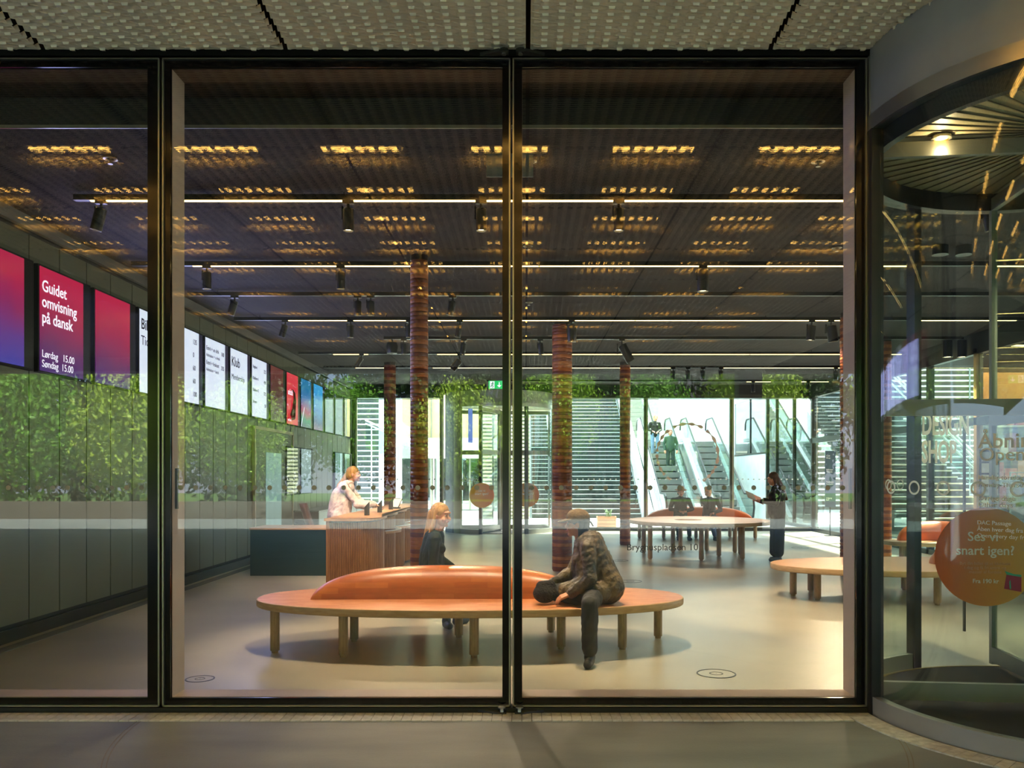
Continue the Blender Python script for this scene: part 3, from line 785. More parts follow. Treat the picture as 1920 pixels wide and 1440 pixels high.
# DESIGN SHOP on the inner curved pane
def letters_back(s_, px, py, sz, Y, bold):
    return text('lettering', s_, sz, K['vinyl'], (X_at(px, Y), 0, Z_at(py, Y)), None, bold=bold, xs=.62)
sh = thing('shop_lettering', 'large pale cut-out letters reading DESIGN SHOP seen through the revolving door', 'sign', (0, 8.6, 0))
for s_, py in (('DESIGN', 815), ('SHOP', 867)):
    o = text('lettering', s_, .315, K['vinyl'], (X_at(1728, 8.6), 0, Z_at(py, 8.6)), sh, bold=.02, xs=.44, depth=.004)
ob('panel', MB().box(X_at(1716, 8.6), X_at(1812, 8.6), .006, .014, Z_at(900, 8.6), Z_at(762, 8.6)), K['glass2'], sh)
ob('panel_post', MB().box(X_at(1718, 8.6), X_at(1721, 8.6), 0, .03, 0, Z_at(762, 8.6)).box(X_at(1808, 8.6), X_at(1811, 8.6), 0, .03, 0, Z_at(762, 8.6)), K['dsteel'], sh)

# ---- second revolving door in the back glazing
rc = (-.72, 24.05)
r2 = revolving('revolving_door', 'small-looking revolving door with olive drum side in the back glazing', rc, 1.5, 3.4, 3.83,
     [(216, 252), (300, 352)], (100, 190, 250, 10), rail_z=(2.14, 2.26))
ob('drum_side', MB().arcwall((0,0), 1.47, 1.53, 0, 3.83, R(150), R(215), 24), K['grey'], r2, True)
ob('drum_side_olive', MB().arcwall((0,0), 1.465, 1.535, 0, 3.83, R(215.2), R(228), 8), M('olive_metal', (132, 130, 96), .4, .4), r2, True)
sk2 = ob('round_sticker', MB().lathe([(0, -.001), (.33, -.001), (.33, .001), (0, .001)], n=40), tex, r2, loc=(X_at(903, 22.5)-rc[0], 22.55-rc[1], Z_at(929, 22.5)), rot=(R(90), 0, 0))
sk3 = ob('round_sticker', MB().lathe([(0, -.001), (.33, -.001), (.33, .001), (0, .001)], n=40), tex, r2, loc=(X_at(988, 22.9)-rc[0], 22.9-rc[1], Z_at(928, 22.9)), rot=(R(90), 0, 0))
for px_, Yq in ((903, 22.5), (988, 22.9)):
    text('lettering', 'Ses vi\nsnart igen?', .085, pale, (X_at(px_, Yq)-rc[0], Yq+(.05 if px_ == 903 else 0)-.006-rc[1], Z_at(922, Yq)), r2, align='CENTER', bold=.01)
for i in range(10):
    r3 = MB(); q_ = 1.51
    k = 14; vs = []; a = R(226+2.7*i)
    for j in range(k):
        t_ = 2*PI*j/k
        for rr_ in (.03, .044):
            aa = a+rr_*math.cos(t_)/q_; vs.append((q_*math.cos(aa), q_*math.sin(aa), 1.43+rr_*math.sin(t_)))
    r3.add(vs, [(2*j, 2*j+1, (2*j+3) % (2*k), (2*j+2) % (2*k)) for j in range(k)])
    ob('printed_ring', r3, K['white'], r2)
scr = ob('poster_strip', B(X_at(878, 23)-rc[0], X_at(886, 23)-rc[0], 23-rc[1], 23.02-rc[1], Z_at(830, 23), Z_at(766, 23)), emis('blue_poster', (90, 110, 210), .7), r2)

# ================================================================== SCREENS ON THE LEFT WALL
def gradmat(name, stops, strength):
    m = bpy.data.materials.new(name); m.use_nodes = True
    n = m.node_tree.nodes; l = m.node_tree.links; b = n['Principled BSDF']
    tc = n.new('ShaderNodeTexCoord'); mp = n.new('ShaderNodeMapping'); g = n.new('ShaderNodeSeparateXYZ')
    nz = n.new('ShaderNodeTexNoise'); nz.inputs['Scale'].default_value = 1.6
    ad = n.new('ShaderNodeMath'); ad.operation = 'MULTIPLY_ADD'; ad.inputs[1].default_value = .35
    cr = n.new('ShaderNodeValToRGB'); cr.color_ramp.elements.remove(cr.color_ramp.elements[0])
    cr.color_ramp.elements[0].position = stops[0][0]; cr.color_ramp.elements[0].color = (*lin(stops[0][1]), 1)
    for p, c in stops[1:]:
        e = cr.color_ramp.elements.new(p); e.color = (*lin(c), 1)
    l.new(tc.outputs['Object'], g.inputs[0]); l.new(tc.outputs['Object'], nz.inputs['Vector'])
    l.new(nz.outputs[0], ad.inputs[0]); l.new(g.outputs[2], ad.inputs[2]); l.new(ad.outputs[0], cr.inputs[0])
    l.new(cr.outputs[0], b.inputs['Emission Color']); b.inputs['Emission Strength'].default_value = strength
    b.inputs['Base Color'].default_value = (.01, .01, .01, 1); b.inputs['Roughness'].default_value = .25
    return m
ga = gradmat('red_violet_screen', [(.12, (70, 40, 130)), (.45, (120, 44, 110)), (.8, (190, 34, 84)), (1.1, (214, 30, 80))], .42)
gb = gradmat('red_blue_screen', [(.1, (60, 70, 190)), (.5, (110, 60, 160)), (.75, (160, 40, 110)), (1.1, (206, 34, 84))], .42)
gr = gradmat('scarlet_screen', [(.0, (230, 40, 60)), (1.0, (240, 60, 80))], .48)
gd = gradmat('dim_red_screen', [(.0, (70, 60, 60)), (.6, (120, 60, 66)), (1.0, (150, 60, 70))], .22)
gc = gradmat('city_night_screen', [(.1, (60, 40, 120)), (.35, (30, 150, 120)), (.55, (180, 40, 110)), (.8, (40, 120, 200)), (1.1, (30, 130, 190))], .42)
ge_ = gradmat('mountain_screen', [(.1, (150, 110, 150)), (.35, (60, 80, 150)), (.6, (50, 130, 210)), (1.1, (60, 170, 240))], .48)
SZ0, SZ1, SW = 2.62, 3.66, .83
def screen(k, mat, label, items=(), name='wall_screen', cat='screen', z0=SZ0, z1=SZ1, grp='screens along the left wall'):
    Y = 8.49+1.1*k
    t = thing(name, label, cat, (LW, Y, z0), group=grp)
    h = z1-z0
    ob('casing', MB().box(.0, .045, -.02, SW+.17, -.02, h+.02), K['walldark'], t)
    ob('display', B(.046, .052, 0, SW, 0, h), mat, t)
    ob('side_return', B(.046, .05, SW, SW+.14, -.0, h), M('violet_return', (70, 66, 120), .3) if mat is K['screenw'] else K['black'], t)
    if mat is K['screenw'] or mat is ga:
        light('screen_glow', 'AREA', (LW+.12, Y+SW/2, z0+h/2), 11, (.42, .45, 1.0), (0, R(-90), 0), SW, h)
    for s_, yy, zz, sz, m, bo in items:
        text('lettering', s_, sz, m, (.0535, yy, zz), t, rot=(R(90), 0, R(90)), bold=bo, depth=.0008)
    return t
screen(-1, gb, 'leftmost screen, violet and red, cut by the frame edge')
screen(0, ga, 'red and violet screen advertising guided tours in white letters', (
    ('Guidet\nomvisning\npå dansk', .03, .80, .165, K['inkw'], .012), ('Lørdag   15.00\nSøndag  15.00', .03, .14, .105, K['inkw'], 0)))
screen(1, ga, 'plain red screen fading to violet between the tour screen and the ticket screen')
screen(2, K['screenw'], 'white screen headed with the words for tickets, beside the left mullion', (
    ('Billetter', .03, .80, .19, K['ink'], .012), ('Tickets', .03, .60, .17, K['ink'], 0)))
screen(3, K['screenw'], 'white price screen with a column of five numbers', (
    ('135\n\n0\n\n60\n\n60\n\n100', .60, .86, .10, K['ink'], .01),))
screen(4, K['screenw'], 'white price screen with two ticket lines at the top', (
    ('Entré + en drik', .02, .86, .085, K['ink'], .008), ('Admission + a drink', .02, .76, .07, K['ink'], 0), ('Entré + frokost', .02, .64, .085, K['ink'], .008), ('Admission + lunch', .02, .54, .07, K['ink'], 0), ('180', .65, .84, .09, K['ink'], .01), ('355', .65, .62, .09, K['ink'], .01)))
screen(5, K['screenw'], 'white screen headed with the words for club membership', (
    ('Klub', .03, .76, .22, K['ink'], .012), ('Membership', .03, .54, .13, K['ink'], 0)))
screen(6, K['screenw'], 'last white screen of the row, with four lines of prices', (
    ('Ungkort', .02, .86, .075, K['ink'], .008), ('Klubkort-1', .02, .66, .075, K['ink'], .008), ('Klubkort-2', .02, .45, .075, K['ink'], .008), ('Erhverv', .02, .24, .075, K['ink'], .008),
    ('325', .66, .83, .09, K['ink'], .01), ('490', .66, .63, .09, K['ink'], .01), ('775', .66, .42, .09, K['ink'], .01), ('50', .70, .20, .09, K['ink'], 0)))
screen(7, gd, 'dim reddish screen between the last white screen and the scarlet poster')
t = screen(8, gr, 'scarlet poster screen with a brown curved shape', (('udstil', .06, .60, .17, K['inkw'], .01), ('nu åben', .06, .06, .08, K['inkw'], 0)))
ob('tower_shape', MB().tube([(.054, .30, .14), (.054, .42, .30), (.054, .52, .50), (.054, .50, .66), (.054, .38, .72)], [.09, .06, .045, .03, .015], 8), M('bronze', (96, 50, 40), .5), t, True)
t = screen(9, gc, 'dark poster screen with green, pink and blue night lights')
ob('light_stroke', MB().box(.053, .056, .0, .5, .0, .03, rot=(R(58), 0, 0)), K['inkw'], t)
screen(10, ge_, 'blue poster screen with a mountain sky')
for k, lb in ((11, 'first of three dark window openings high in the far left wall'), (12, 'second of three dark window openings high in the far left wall'), (13, 'third dark window opening high in the corner of the far left wall')):
    t = screen(k, K['mirror'], lb, name='wall_opening', cat='window', grp='dark openings in the left wall')
for k, lb in ((8, 'lower opening under the scarlet poster, mirroring the staircase'), (9, 'lower opening under the night-lights poster, mirroring the escalator'), (12, 'lower dark opening left of the receptionist'), (13, 'lower dark opening in the far left corner')):
    t = screen(k, K['mirror'], lb, name='wall_opening', cat='window', z0=1.18, z1=2.14, grp='dark openings in the left wall')
# doorway added in the left wall, standing in for a reflection in the glass
t = thing('reflected_doorway', 'pale door outline added for a reflection in the glass, below the dim reddish screen', 'door', (LW, 15.25, 0))
ob('reflected_frame', MB().box(.0, .05, 0, .06, 0, 2.46).box(.0, .05, 2.5, 2.56, 0, 2.46).box(.0, .05, 0, 2.56, 2.40, 2.46), K['white2'], t)
ob('reflected_leaf', B(.0, .03, .06, 2.5, 0, 2.40), K['wallp'], t)
ob('reflected_panel', B(.03, .036, .7, 1.7, .2, 2.0), M('reflection_pale', (150, 180, 180), .5, emit=(140, 180, 180), strength=.25), t)  # pale colour and glow painted in for the bright part of the reflection

# ================================================================== BENCHES AND ROUND TABLE
def superell(a, b, n, p=2.25, ph=0):
    pts = []
    for i in range(n):
        t = 2*PI*i/n; c, s_ = math.cos(t), math.sin(t)
        pts.append((a*math.copysign(abs(c)**(2/p), c), b*math.copysign(abs(s_)**(2/p), s_)))
    return pts
def slab_top(a, b, z, th, hole=None, p=2.2):
    """oval top with a rounded rim; material 0 top, 1 rim"""
    mb = MB(); n = 72
    prof = [(-.012, 0.), (-.003, -.004), (0, -.014), (0, -th+.016), (-.004, -th+.006), (-.014, -th)]
    rings = []
    for d, dz in prof:
        rings.append([(x, y, z+dz) for x, y in superell(a+d, b+d, n, p)])
    vs = [q for r_ in rings for q in r_]; fs = []; 
    for i in range(len(prof)-1):
        for k in range(n): fs.append((i*n+k, i*n+(k+1)%n, (i+1)*n+(k+1)%n, (i+1)*n+k))
    mb.m = 1; mb.add(vs, fs)
    mb.m = 0
    if hole:
        hx, hy, hr = hole
        inner = [(hx+hr*math.cos(2*PI*k/n), hy+hr*math.sin(2*PI*k/n)) for k in range(n)]
        top = [(x, y, z) for x, y in superell(a-.012, b-.012, n, p)]
        for zz, m_ in ((z, 0), (z-th, 1)):
            mb.m = m_
            oo = superell(a-.012, b-.012, n, p)
            mb.add([(x, y, zz) for x, y in oo]+[(x, y, zz) for x, y in inner], [(k, (k+1)%n, n+(k+1)%n, n+k) for k in range(n)])
        mb.m = 0
        mb.add([(x, y, z) for x, y in inner]+[(x, y, z-th) for x, y in inner], [(k, (k+1)%n, n+(k+1)%n, n+k) for k in range(n)])
    else:
        mb.add([(x, y, z) for x, y in superell(a-.012, b-.012, n, p)], [tuple(range(n))])
        mb.m = 1
        mb.add([(x, y, z-th) for x, y in superell(a-.014, b-.014, n, p)], [tuple(range(n-1, -1, -1))])
    return mb
def leg_mesh(r, h): return MB().lathe([(0, 0), (r*.7, 0), (r*.7, .018), (r, .022), (r, h), (0, h)], n=16).mesh('leg', K['leg'], True)
def backrest(x0, x1, yf, yb, z0, h, p=2.6, n=40):
    """solid half-lens back: straight foot in front, domed over to the back, rounded ends"""
    mb = MB(); L = x1-x0; k = 12; vs = []
    for i in range(n+1):
        u = -1+2*i/n; u = math.sin(u*PI/2)
        s_ = max(0, 1-abs(u)**p)**(1/2.0)
        xx = (x0+x1)/2+u*L/2
        for j in range(k+1):
            t = PI*j/k
            yy = yf+(yb-yf)*(.5-.5*math.cos(t))*(.25+.75*s_)
            zz = z0+h*s_*math.sin(t)**.75
            vs.append((xx, yy, zz))
    fs = []
    for i in range(n):
        for j in range(k): fs.append((i*(k+1)+j, (i+1)*(k+1)+j, (i+1)*(k+1)+j+1, i*(k+1)+j+1))
        fs.append((i*(k+1)+k, (i+1)*(k+1)+k, (i+1)*(k+1), i*(k+1)))
    return mb.add(vs, fs)
# front bench
bx, by = -.50, 7.95
t = thing('oval_bench', 'long oval orange-brown bench nearest the glass, with a domed wooden back', 'bench', (bx, by, 0), R(1.2), group='oval wooden benches')
ob('seat', slab_top(1.97, .85, .45, .068), [K['wood'], K['woodrim']], t, True)
ob('backrest', backrest(-1.95-bx, .52-bx, -.20, .26, .45, .285), K['woodback'], t, True)
lm = leg_mesh(.041, .384)
for X, Y in ((-2.23, 7.61), (-1.59, 7.42), (-1.62, 8.12), (-.456, 7.40), (-.64, 8.30), (.27, 8.55), (.32, 7.72), (.874, 7.70), (1.29, 8.22)):
    put('leg', lm, t, loc=(X-bx, Y-by, 0))
# round table
tx, ty = 3.40, 16.70
t = thing('round_table', 'large round wooden table on many legs, with a round hole in its top', 'table', (tx, ty, 0))
ob('tabletop', slab_top(1.36, 1.40, .70, .07, hole=(-.22, -.05, .27), p=2.0), [K['top'], K['woodrim']], t, True)
lt = leg_mesh(.045, .632)
for px, Y in ((1207, 17.2), (1219, 15.95), (1262, 17.3), (1276, 18.0), (1315, 15.7), (1325, 17.7), (1348, 16.5), (1378, 17.3), (1388, 16.9), (1392, 15.9)):
    put('leg', lt, t, loc=(X_at(px, Y)-tx, Y-ty, 0))
# far bench
fx, fy = 4.35, 21.3
t = thing('oval_bench', 'far oval bench behind the round table, with a bright orange domed back', 'bench', (fx, fy, 0), 0, group='oval wooden benches')
ob('seat', slab_top(1.72, .80, .45, .07), [K['wood'], K['woodrim']], t, True)
ob('backrest', backrest(-1.33, 1.35, .05, .5, .45, .33), M('orange_back', (232, 112, 34), .4), t, True)
for px in (1197, 1242, 1297, 1302, 1373, 1412):
    put('leg', leg_mesh(.045, .382), t, loc=(X_at(px, 21.4)-fx, (.35 if px in (1297, 1373) else -.1), 0))
# right bench
gx, gy = 5.25, 11.05
t = thing('oval_bench', 'oval bench at the right, partly hidden by the door frame', 'bench', (gx, gy, 0), 0, group='oval wooden benches')
ob('seat', slab_top(2.05, .95, .43, .075), [K['top'], K['woodrim']], t, True)
ob('backrest', backrest(.0, 1.75, -.1, .35, .43, .28), K['woodback'], t, True)
for X, Y in ((3.5, 11.15), (3.68, 10.75), (3.85, 11.5), (5.0, 10.35), (5.2, 11.7), (6.2, 10.4), (6.6, 11.3)):
    put('leg', leg_mesh(.045, .357), t, loc=(X-gx, Y-gy, 0))
t = thing('oval_bench', 'bench with orange back seen far off through the revolving door', 'bench', (7.0, 14.6, 0), 0, group='oval wooden benches')
ob('seat', slab_top(.85, .5, .45, .07), [K['top'], K['woodrim']], t, True)
ob('backrest', backrest(-.6, .8, .0, .3, .45, .33), M('orange_back', (232, 112, 34), .4), t, True)
for X, Y in ((-.6, -.1), (.6, -.15), (-.4, .25), (.5, .25)): put('leg', leg_mesh(.045, .382), t, loc=(X, Y, 0))

# ================================================================== RECEPTION COUNTER
rcx = thing('reception_counter', 'fluted oak reception counter with scalloped front and stepped shelves', 'counter', (0, 0, 0))
# outline of the customer side, scalloped: bays along +Y
bays = [(11.35, 12.55), (12.55, 13.75), (13.75, 14.95), (14.95, 16.15), (16.15, 17.2)]
outer = []
for (a, b) in bays:
    for i in range(13):
        t_ = i/12; outer.append((-2.16-.02*(a-11.35)+.15*math.sin(PI*t_)**.55, a+(b-a)*t_))
inner = [(-2.62, 17.2), (-2.62, 11.35)]
path = [(-2.60, 11.33)]+[(-2.2, 11.30)]+outer
def offs(pts, d):
    res = []
    for i, p in enumerate(pts):
        a = Vector(pts[max(0, i-1)]); b = Vector(pts[min(len(pts)-1, i+1)]); q = (b-a).normalized(); nn = Vector((q.y, -q.x)); res.append((p[0]+nn.x*d, p[1]+nn.y*d))
    return res
poly = path+[(-2.62, 17.2)]
ob('carcass', MB().prism([(x-.02 if x > -2.3 else x, y) for x, y in poly], .05, .94), M('counter_core', (120, 78, 42), .6), rcx)
ob('plinth', MB().prism([(x-.06 if x > -2.3 else x+.03, y+.02) for x, y in poly], 0, .05), K['black'], rcx)
op = offs(path, .05)
tp = [(min(x, -1.94), y) for x, y in op]+[(-2.66, 17.22), (-2.66, 11.27)]
ob('worktop', MB().prism(tp, .965, 1.0), K['top'], rcx)
ob('shadow_gap', MB().prism([(x-.03 if x > -2.3 else x+.02, y) for x, y in poly], .94, .965), K['black'], rcx)
fl = MB()
def resample(pts, step):
    out = []; acc = 0
    for p, q in zip(pts[:-1], pts[1:]):
        p, q = Vector(p), Vector(q); L = (q-p).length
        while acc < L: out.append((p+(q-p)*acc/L, (q-p).normalized())); acc += step
        acc -= L
    return out
for p, d in resample(path, .030):
    nn = Vector((d.y, -d.x)); c_ = p+nn*.0
    fl.tube([(c_.x, c_.y, .05), (c_.x, c_.y, .945)], .0125, 6)
ob('fluting', fl, K['slat'], rcx, True, kind='stuff')
for i, (a, b) in enumerate(bays[1:]):
    ym = (a+b)/2; x0 = -2.18-.02*(ym-11.35)
    pts = [(x0+.30*math.sin(PI*k/14)**.6, a+.08+(b-a-.16)*k/14) for k in range(15)]+[(x0-.05, b-.08), (x0-.05, a+.08)]
    ob('shelf', MB().prism(pts, .70, .735), K['top'], rcx)
    ob('shelf_trim', MB().prism([(x+.004, y) for x, y in pts], .735, .748), K['white'], rcx)
ob('end_board', MB().box(-2.64, -2.60, 11.30, 17.2, .05, .96), K['slat'], rcx)
# lower return desk with a chair behind
t = thing('return_desk', 'low dark-fronted desk with a pale wood top left of the reception counter', 'desk', (0, 0, 0))
ob('desk_top', B(-4.3, -2.67, 13.3, 14.1, .72, .75), K['top'], t)
ob('desk_front', B(-4.3, -2.67, 13.34, 13.38, 0, .72), K['teal'], t)
ob('desk_side', MB().box(-4.3, -4.26, 13.38, 14.06, 0, .72).box(-2.71, -2.67, 13.38, 14.06, 0, .72), K['teal'], t)
t = thing('low_cabinet', 'long black low cabinet against the left wall behind the desk', 'cabinet', (LW, 15.2, 0))
ob('body', B(.06, .56, 2.6, 8.6, .08, .80), K['black'], t)
ob('top', B(.05, .58, 2.58, 8.62, .80, .825), K['teal'], t)
ob('plinth', B(.08, .52, 2.62, 8.58, 0, .08), K['walldark'], t)
for i in range(6): ob('door', B(.56, .572, 2.62+i*1.0, 3.58+i*1.0, .10, .79), K['teal'], t)
# shell chair
t = thing('shell_chair', 'brown moulded shell chair standing behind the low desk', 'chair', (X_at(596, 14.3), 14.5, 0), R(100))
sh_ = MB(); n1, n2 = 12, 10; vs = []
for i in range(n1+1):
    u = i/n1
    for j in range(n2+1):
        v_ = -1+2*j/n2
        if u < .45: yy = -.22+u/.45*.42; zz = .46+.02*math.cos(u*6)+.09*abs(v_)**2.5
        else: q = (u-.45)/.55; yy = .20+.16*q; zz = .47+.46*q
        wd = .25*(1-.5*max(0, u-.45)**1.3)
        vs.append((v_*wd, yy-(.10*abs(v_)**2 if u >= .45 else 0), zz*1.17))
sh_.add(vs, [(i*(n2+1)+j, i*(n2+1)+j+1, (i+1)*(n2+1)+j+1, (i+1)*(n2+1)+j) for i in range(n1) for j in range(n2)])
so = ob('seat_shell', sh_, M('brown_shell', (112, 58, 44), .4), t, True)
sm_ = so.modifiers.new('solid', 'SOLIDIFY'); sm_.thickness = .03
ob('pedestal', MB().cyl((0,0,.04), (0,0,.55), .03, 12), K['black'], t, True)
for a in range(4):
    ob('leg', MB().tube([(0,0,.07), (.26*math.cos(a*PI/2+.7), .26*math.sin(a*PI/2+.7), .02)], [.02, .014], 8), K['black'], t, True)
# card terminals and a laptop-like stand on the counter
for px, Y, lb in ((688, 12.15, 'nearest dark slanted card terminal on the reception counter'), (712, 13.1, 'middle dark slanted card terminal on the reception counter'), (733, 14.2, 'farthest dark slanted card terminal on the reception counter')):
    t = thing('card_terminal', lb, 'terminal', (X_at(px, Y), Y, 1.0), group='card terminals on the counter')
    ob('stand', MB().add([(.038*math.cos(a), .038*math.sin(a), 0) for a in [2*PI*k/16 for k in range(16)]]+[(.038*math.cos(a), .038*math.sin(a), .15+.045*math.cos(a)) for a in [2*PI*k/16 for k in range(16)]],
       [tuple(range(15, -1, -1)), tuple(range(16, 32))]+[(k, (k+1)%16, 16+(k+1)%16, 16+k) for k in range(16)]), M('terminal_brown', (52, 44, 36), .3, .4), t, True)
    ob('display', MB().add([(.035*math.cos(a), .035*math.sin(a), .152+.041*math.cos(a)) for a in [2*PI*k/16 for k in range(16)]], [tuple(range(16))]), M('terminal_screen', (90, 100, 110), .2), t)
t = thing('tablet', 'tablet on a slanted stand at the far end of the counter', 'tablet', (X_at(738, 14.6), 14.6, 1.0), R(-50))
ob('slate', B(-.13, .13, -.005, .005, .02, .20, rot=(R(-30), 0, 0)), K['black'], t)
ob('screen', B(-.12, .12, -.007, -.005, .03, .19, rot=(R(-30), 0, 0)), emis('tablet_glow', (220, 200, 160), .7), t)
ob('foot', B(-.06, .06, -.02, .10, 0, .02), K['black'], t)

# floor boxes let into the floor
for px, py, r_, lb in ((1343, 1263, .155, 'round steel floor box near the glass at the right'), (375, 1273, .11, 'small round floor box near the glass at the left'), (1182, 1090, .17, 'thin dark floor ring behind the right end of the bench'), (1163, 1051, .15, 'small floor ring left of the round table'), (1500, 1027, .18, 'faint floor ring right of the standing woman')):
    Y = EYE*F/(py-HY)
    t = thing('floor_box', lb, 'floor box', (X_at(px, Y), Y, 0), group='round boxes let into the floor')
    ob('ring', MB().lathe([(r_-.012, 0), (r_-.012, .003), (r_, .003), (r_, 0)], n=40), K['dsteel'], t)
    ob('lid', MB().lathe([(0, .0015), (r_*.9, .0015)], n=32), K['floor'], t)
    ob('keyhole', MB().lathe([(r_*.28, .002), (r_*.30, .0035), (r_*.34, .0035), (r_*.36, .002)], n=24).lathe([(0, .003), (.006, .003)], n=8), K['dsteel'], t)

# ================================================================== ESCALATOR HALL
def escalator(label, x0, x1, Ya, za, Yb, zb, flat=1.0, steps=True, mb_only=False):
    """glass-sided escalator rising away from the viewer"""
    t = thing('escalator', label, 'escalator', (0, 0, 0), group='escalators of the hall')
    wb = .07
    def prof(off, f0=flat, f1=flat): return [(Ya-f0, za+off), (Ya, za+off), (Yb, zb+off), (Yb+f1, zb+off)]
    for sx, xx in ((-1, x0), (1, x1)):
        lo = prof(.12); hi = prof(.92)
        g = MB(); pts = lo+[(Yb+flat+.12, zb+.45)]+hi[::-1]+[(Ya-flat-.14, za+.45)]
        g.prismx(pts, xx-.006, xx+.006)
        ob('glass_side', g, K['bal'], t)
        hp = [(xx, Ya-flat*.6, za+.10), (xx, Ya-flat-.10, za+.2), (xx, Ya-flat-.22, za+.5), (xx, Ya-flat-.10, za+.86), (xx, Ya-flat+.1, za+.94)]+[(xx, y, z) for y, z in prof(.94)[1:3]]+[(xx, Yb+flat, zb+.94), (xx, Yb+flat+.2, zb+.8), (xx, Yb+flat+.25, zb+.5)]
        ob('handrail', MB().tube(hp, .035, 8), K['dsteel'], t, True)
        pl = [(Ya-flat-.1, za-.0), (Ya, za-.0), (Yb, zb-.0), (Yb+flat, zb-.0)]
        pu = prof(.14)
        ob('skirt', MB().prismx(pl+pu[::-1], min(xx, xx+sx*wb*2), max(xx, xx+sx*wb*2)), K['white'], t)
    # truss cladding below
    lo = [(Ya-.4, za-.02), (Ya+.9, max(0, za-.9+.3) if za > 0 else 0.0), (Yb+flat, zb-1.1), (Yb+flat, zb-.05), (Yb, zb-.08), (Ya, za-.03)]
    ob('truss_cladding', MB().prismx(lo, x0+.02, x1-.02), M('truss_grey', (176, 184, 182), .5), t)
    st = MB(); n = int((Yb-Ya)/.4)
    for i in range(n):
        y = Ya+.4*i; z = za+(zb-za)*i/n; rise = (zb-za)/n
        ob('step', MB().box(x0+.06, x1-.06, y, y+.41, z+rise-.22, z+rise-.02), K['step'], t) if steps else st.box(x0+.06, x1-.06, y, y+.41, z+rise-.22, z+rise-.02)
    if not steps: ob('steps', st, K['step'], t, kind='stuff')
    ob('comb_plate', MB().box(x0+.05, x1-.05, Ya-flat, Ya, za, za+.01).box(x0+.05, x1-.05, Yb, Yb+flat, zb-.06, zb-.02), K['steel'], t)
    return t
K['step'] = M('ribbed_step', (168, 168, 156), .55, 0, (60, (120, 122, 114), (1, 1, 8)))
SL = math.tan(R(30))
L1 = 2.9
escalator('left escalator with two people riding, rising behind the far bench', 4.60, 5.75, 29.0, 0, 29+L1/SL, L1)
escalator('right escalator beside the white wall, below the ring print', 6.40, 7.45, 29.0, 0, 29+L1/SL, L1)
escalator('upper escalator flight continuing above the two riders', 4.60, 5.75, 38.2, L1, 38.2+4.0/SL, L1+4.0, steps=False)
ob('hall_landing', MB().box(4.2, 8.3, 34.9, 37.6, L1-.35, L1-.06), K['white'], kind='structure')
ob('landing_wall', MB().box(5.9, 8.3, 37.6, 37.75, L1-.4, 9.5), K['white'], kind='structure')
ob('escalator_well_wall', MB().prismx([(29.5, 0), (34.9, 0), (46, 5.5), (46, 9.2), (34.0, 2.9+.0), (29.5, .35)], 4.28, 4.42), K['white'], kind='structure')
# white side wall with dark reflecting windows
wr_ = ob('wall_hall', MB().box(8.25, 8.40, 29.2, 37.7, 0, 2.35).box(8.25, 8.40, 33.6, 37.7, 2.35, 9.0).box(8.25, 8.40, 29.2, 33.6, 4.35, 9.0), K['white'], kind='structure')
ob('window_6', MB().box(8.27, 8.30, 29.2, 33.6, 2.35, 4.35), K['mirror'], kind='structure')
ob('trim_3', MB().box(8.24, 8.29, 29.1, 33.65, 2.30, 2.36).box(8.24, 8.29, 29.1, 29.16, 2.3, 4.35).box(8.24, 8.29, 31.3, 31.36, 2.3, 4.35), K['dsteel'], kind='structure')
ob('window_7', MB().box(8.27, 8.30, 24.2, 29.1, .1, 6.0), K['mirror'], kind='structure')
ob('trim_4', MB().box(8.22, 8.3, 24.15, 29.15, 0, .1).box(8.22, 8.3, 26.2, 26.28, .1, 6).box(8.22, 8.3, 28.0, 28.07, .1, 6).box(8.22, 8.3, 29.08, 29.2, .1, 9), K['dsteel'], kind='structure')
# broad staircase with pale nosings
st = thing('staircase', 'broad dark staircase with pale nosings rising beyond the back glazing', 'staircase', (0, 31.0, 0))
stm = B(0, 3.95, 0, .36, -.9, 0).mesh('step', M('stair_dark', (44, 54, 48), .6))
nsm = B(0, 3.95, -.012, .04, -.020, .004).mesh('nosing', M('nosing_pale', (214, 222, 214), .5))
for i in range(46):
    p = put('step', stm, st, loc=(.25, .30*i, .17*(i+1)))
    put('nosing', nsm, p)
ob('side_wall', MB().prismx([(0, 0), (14.2, 0), (14.2, 8.9), (12.9, 8.9), (0, 1.3)], 4.22, 4.30), K['white'], st)
# handrails
ob('handrail', MB().tube([(4.05, -.2, .95), (4.05, 13.5, 8.75)], .022, 8), K['dsteel'], st, True)
for k in range(9):
    ob('rail_post', MB().cyl((4.05, 1.5*k+.3, .17+.85*k), (4.05, 1.5*k+.3, 1.15+.85*k), .012, 6), K['dsteel'], st)
# side staircase towards the left with warm light
s2 = thing('beige_blinds', 'beige horizontal slatted screen left of the staircase', 'screen', (0, 30.4, -.1))
for i in range(44):
    ob('slat', MB().box(-1.6, .15, 0, .05, .12+.135*i, .12+.135*i+.075), M('beige_slat', (214, 204, 168), .6), s2)
ob('backing', B(-1.6, .15, .06, .08, .1, 6.1), M('backing_dim', (150, 150, 128), .7), s2)
# white glowing handrail tube in front of it
ob('bright_rail', MB().tube([(X_at(1023, 30), 30.2-30.4, Z_at(742, 30)), (X_at(1028, 30), 30.1-30.4, Z_at(800, 30))], .03, 8), K['white'], s2)
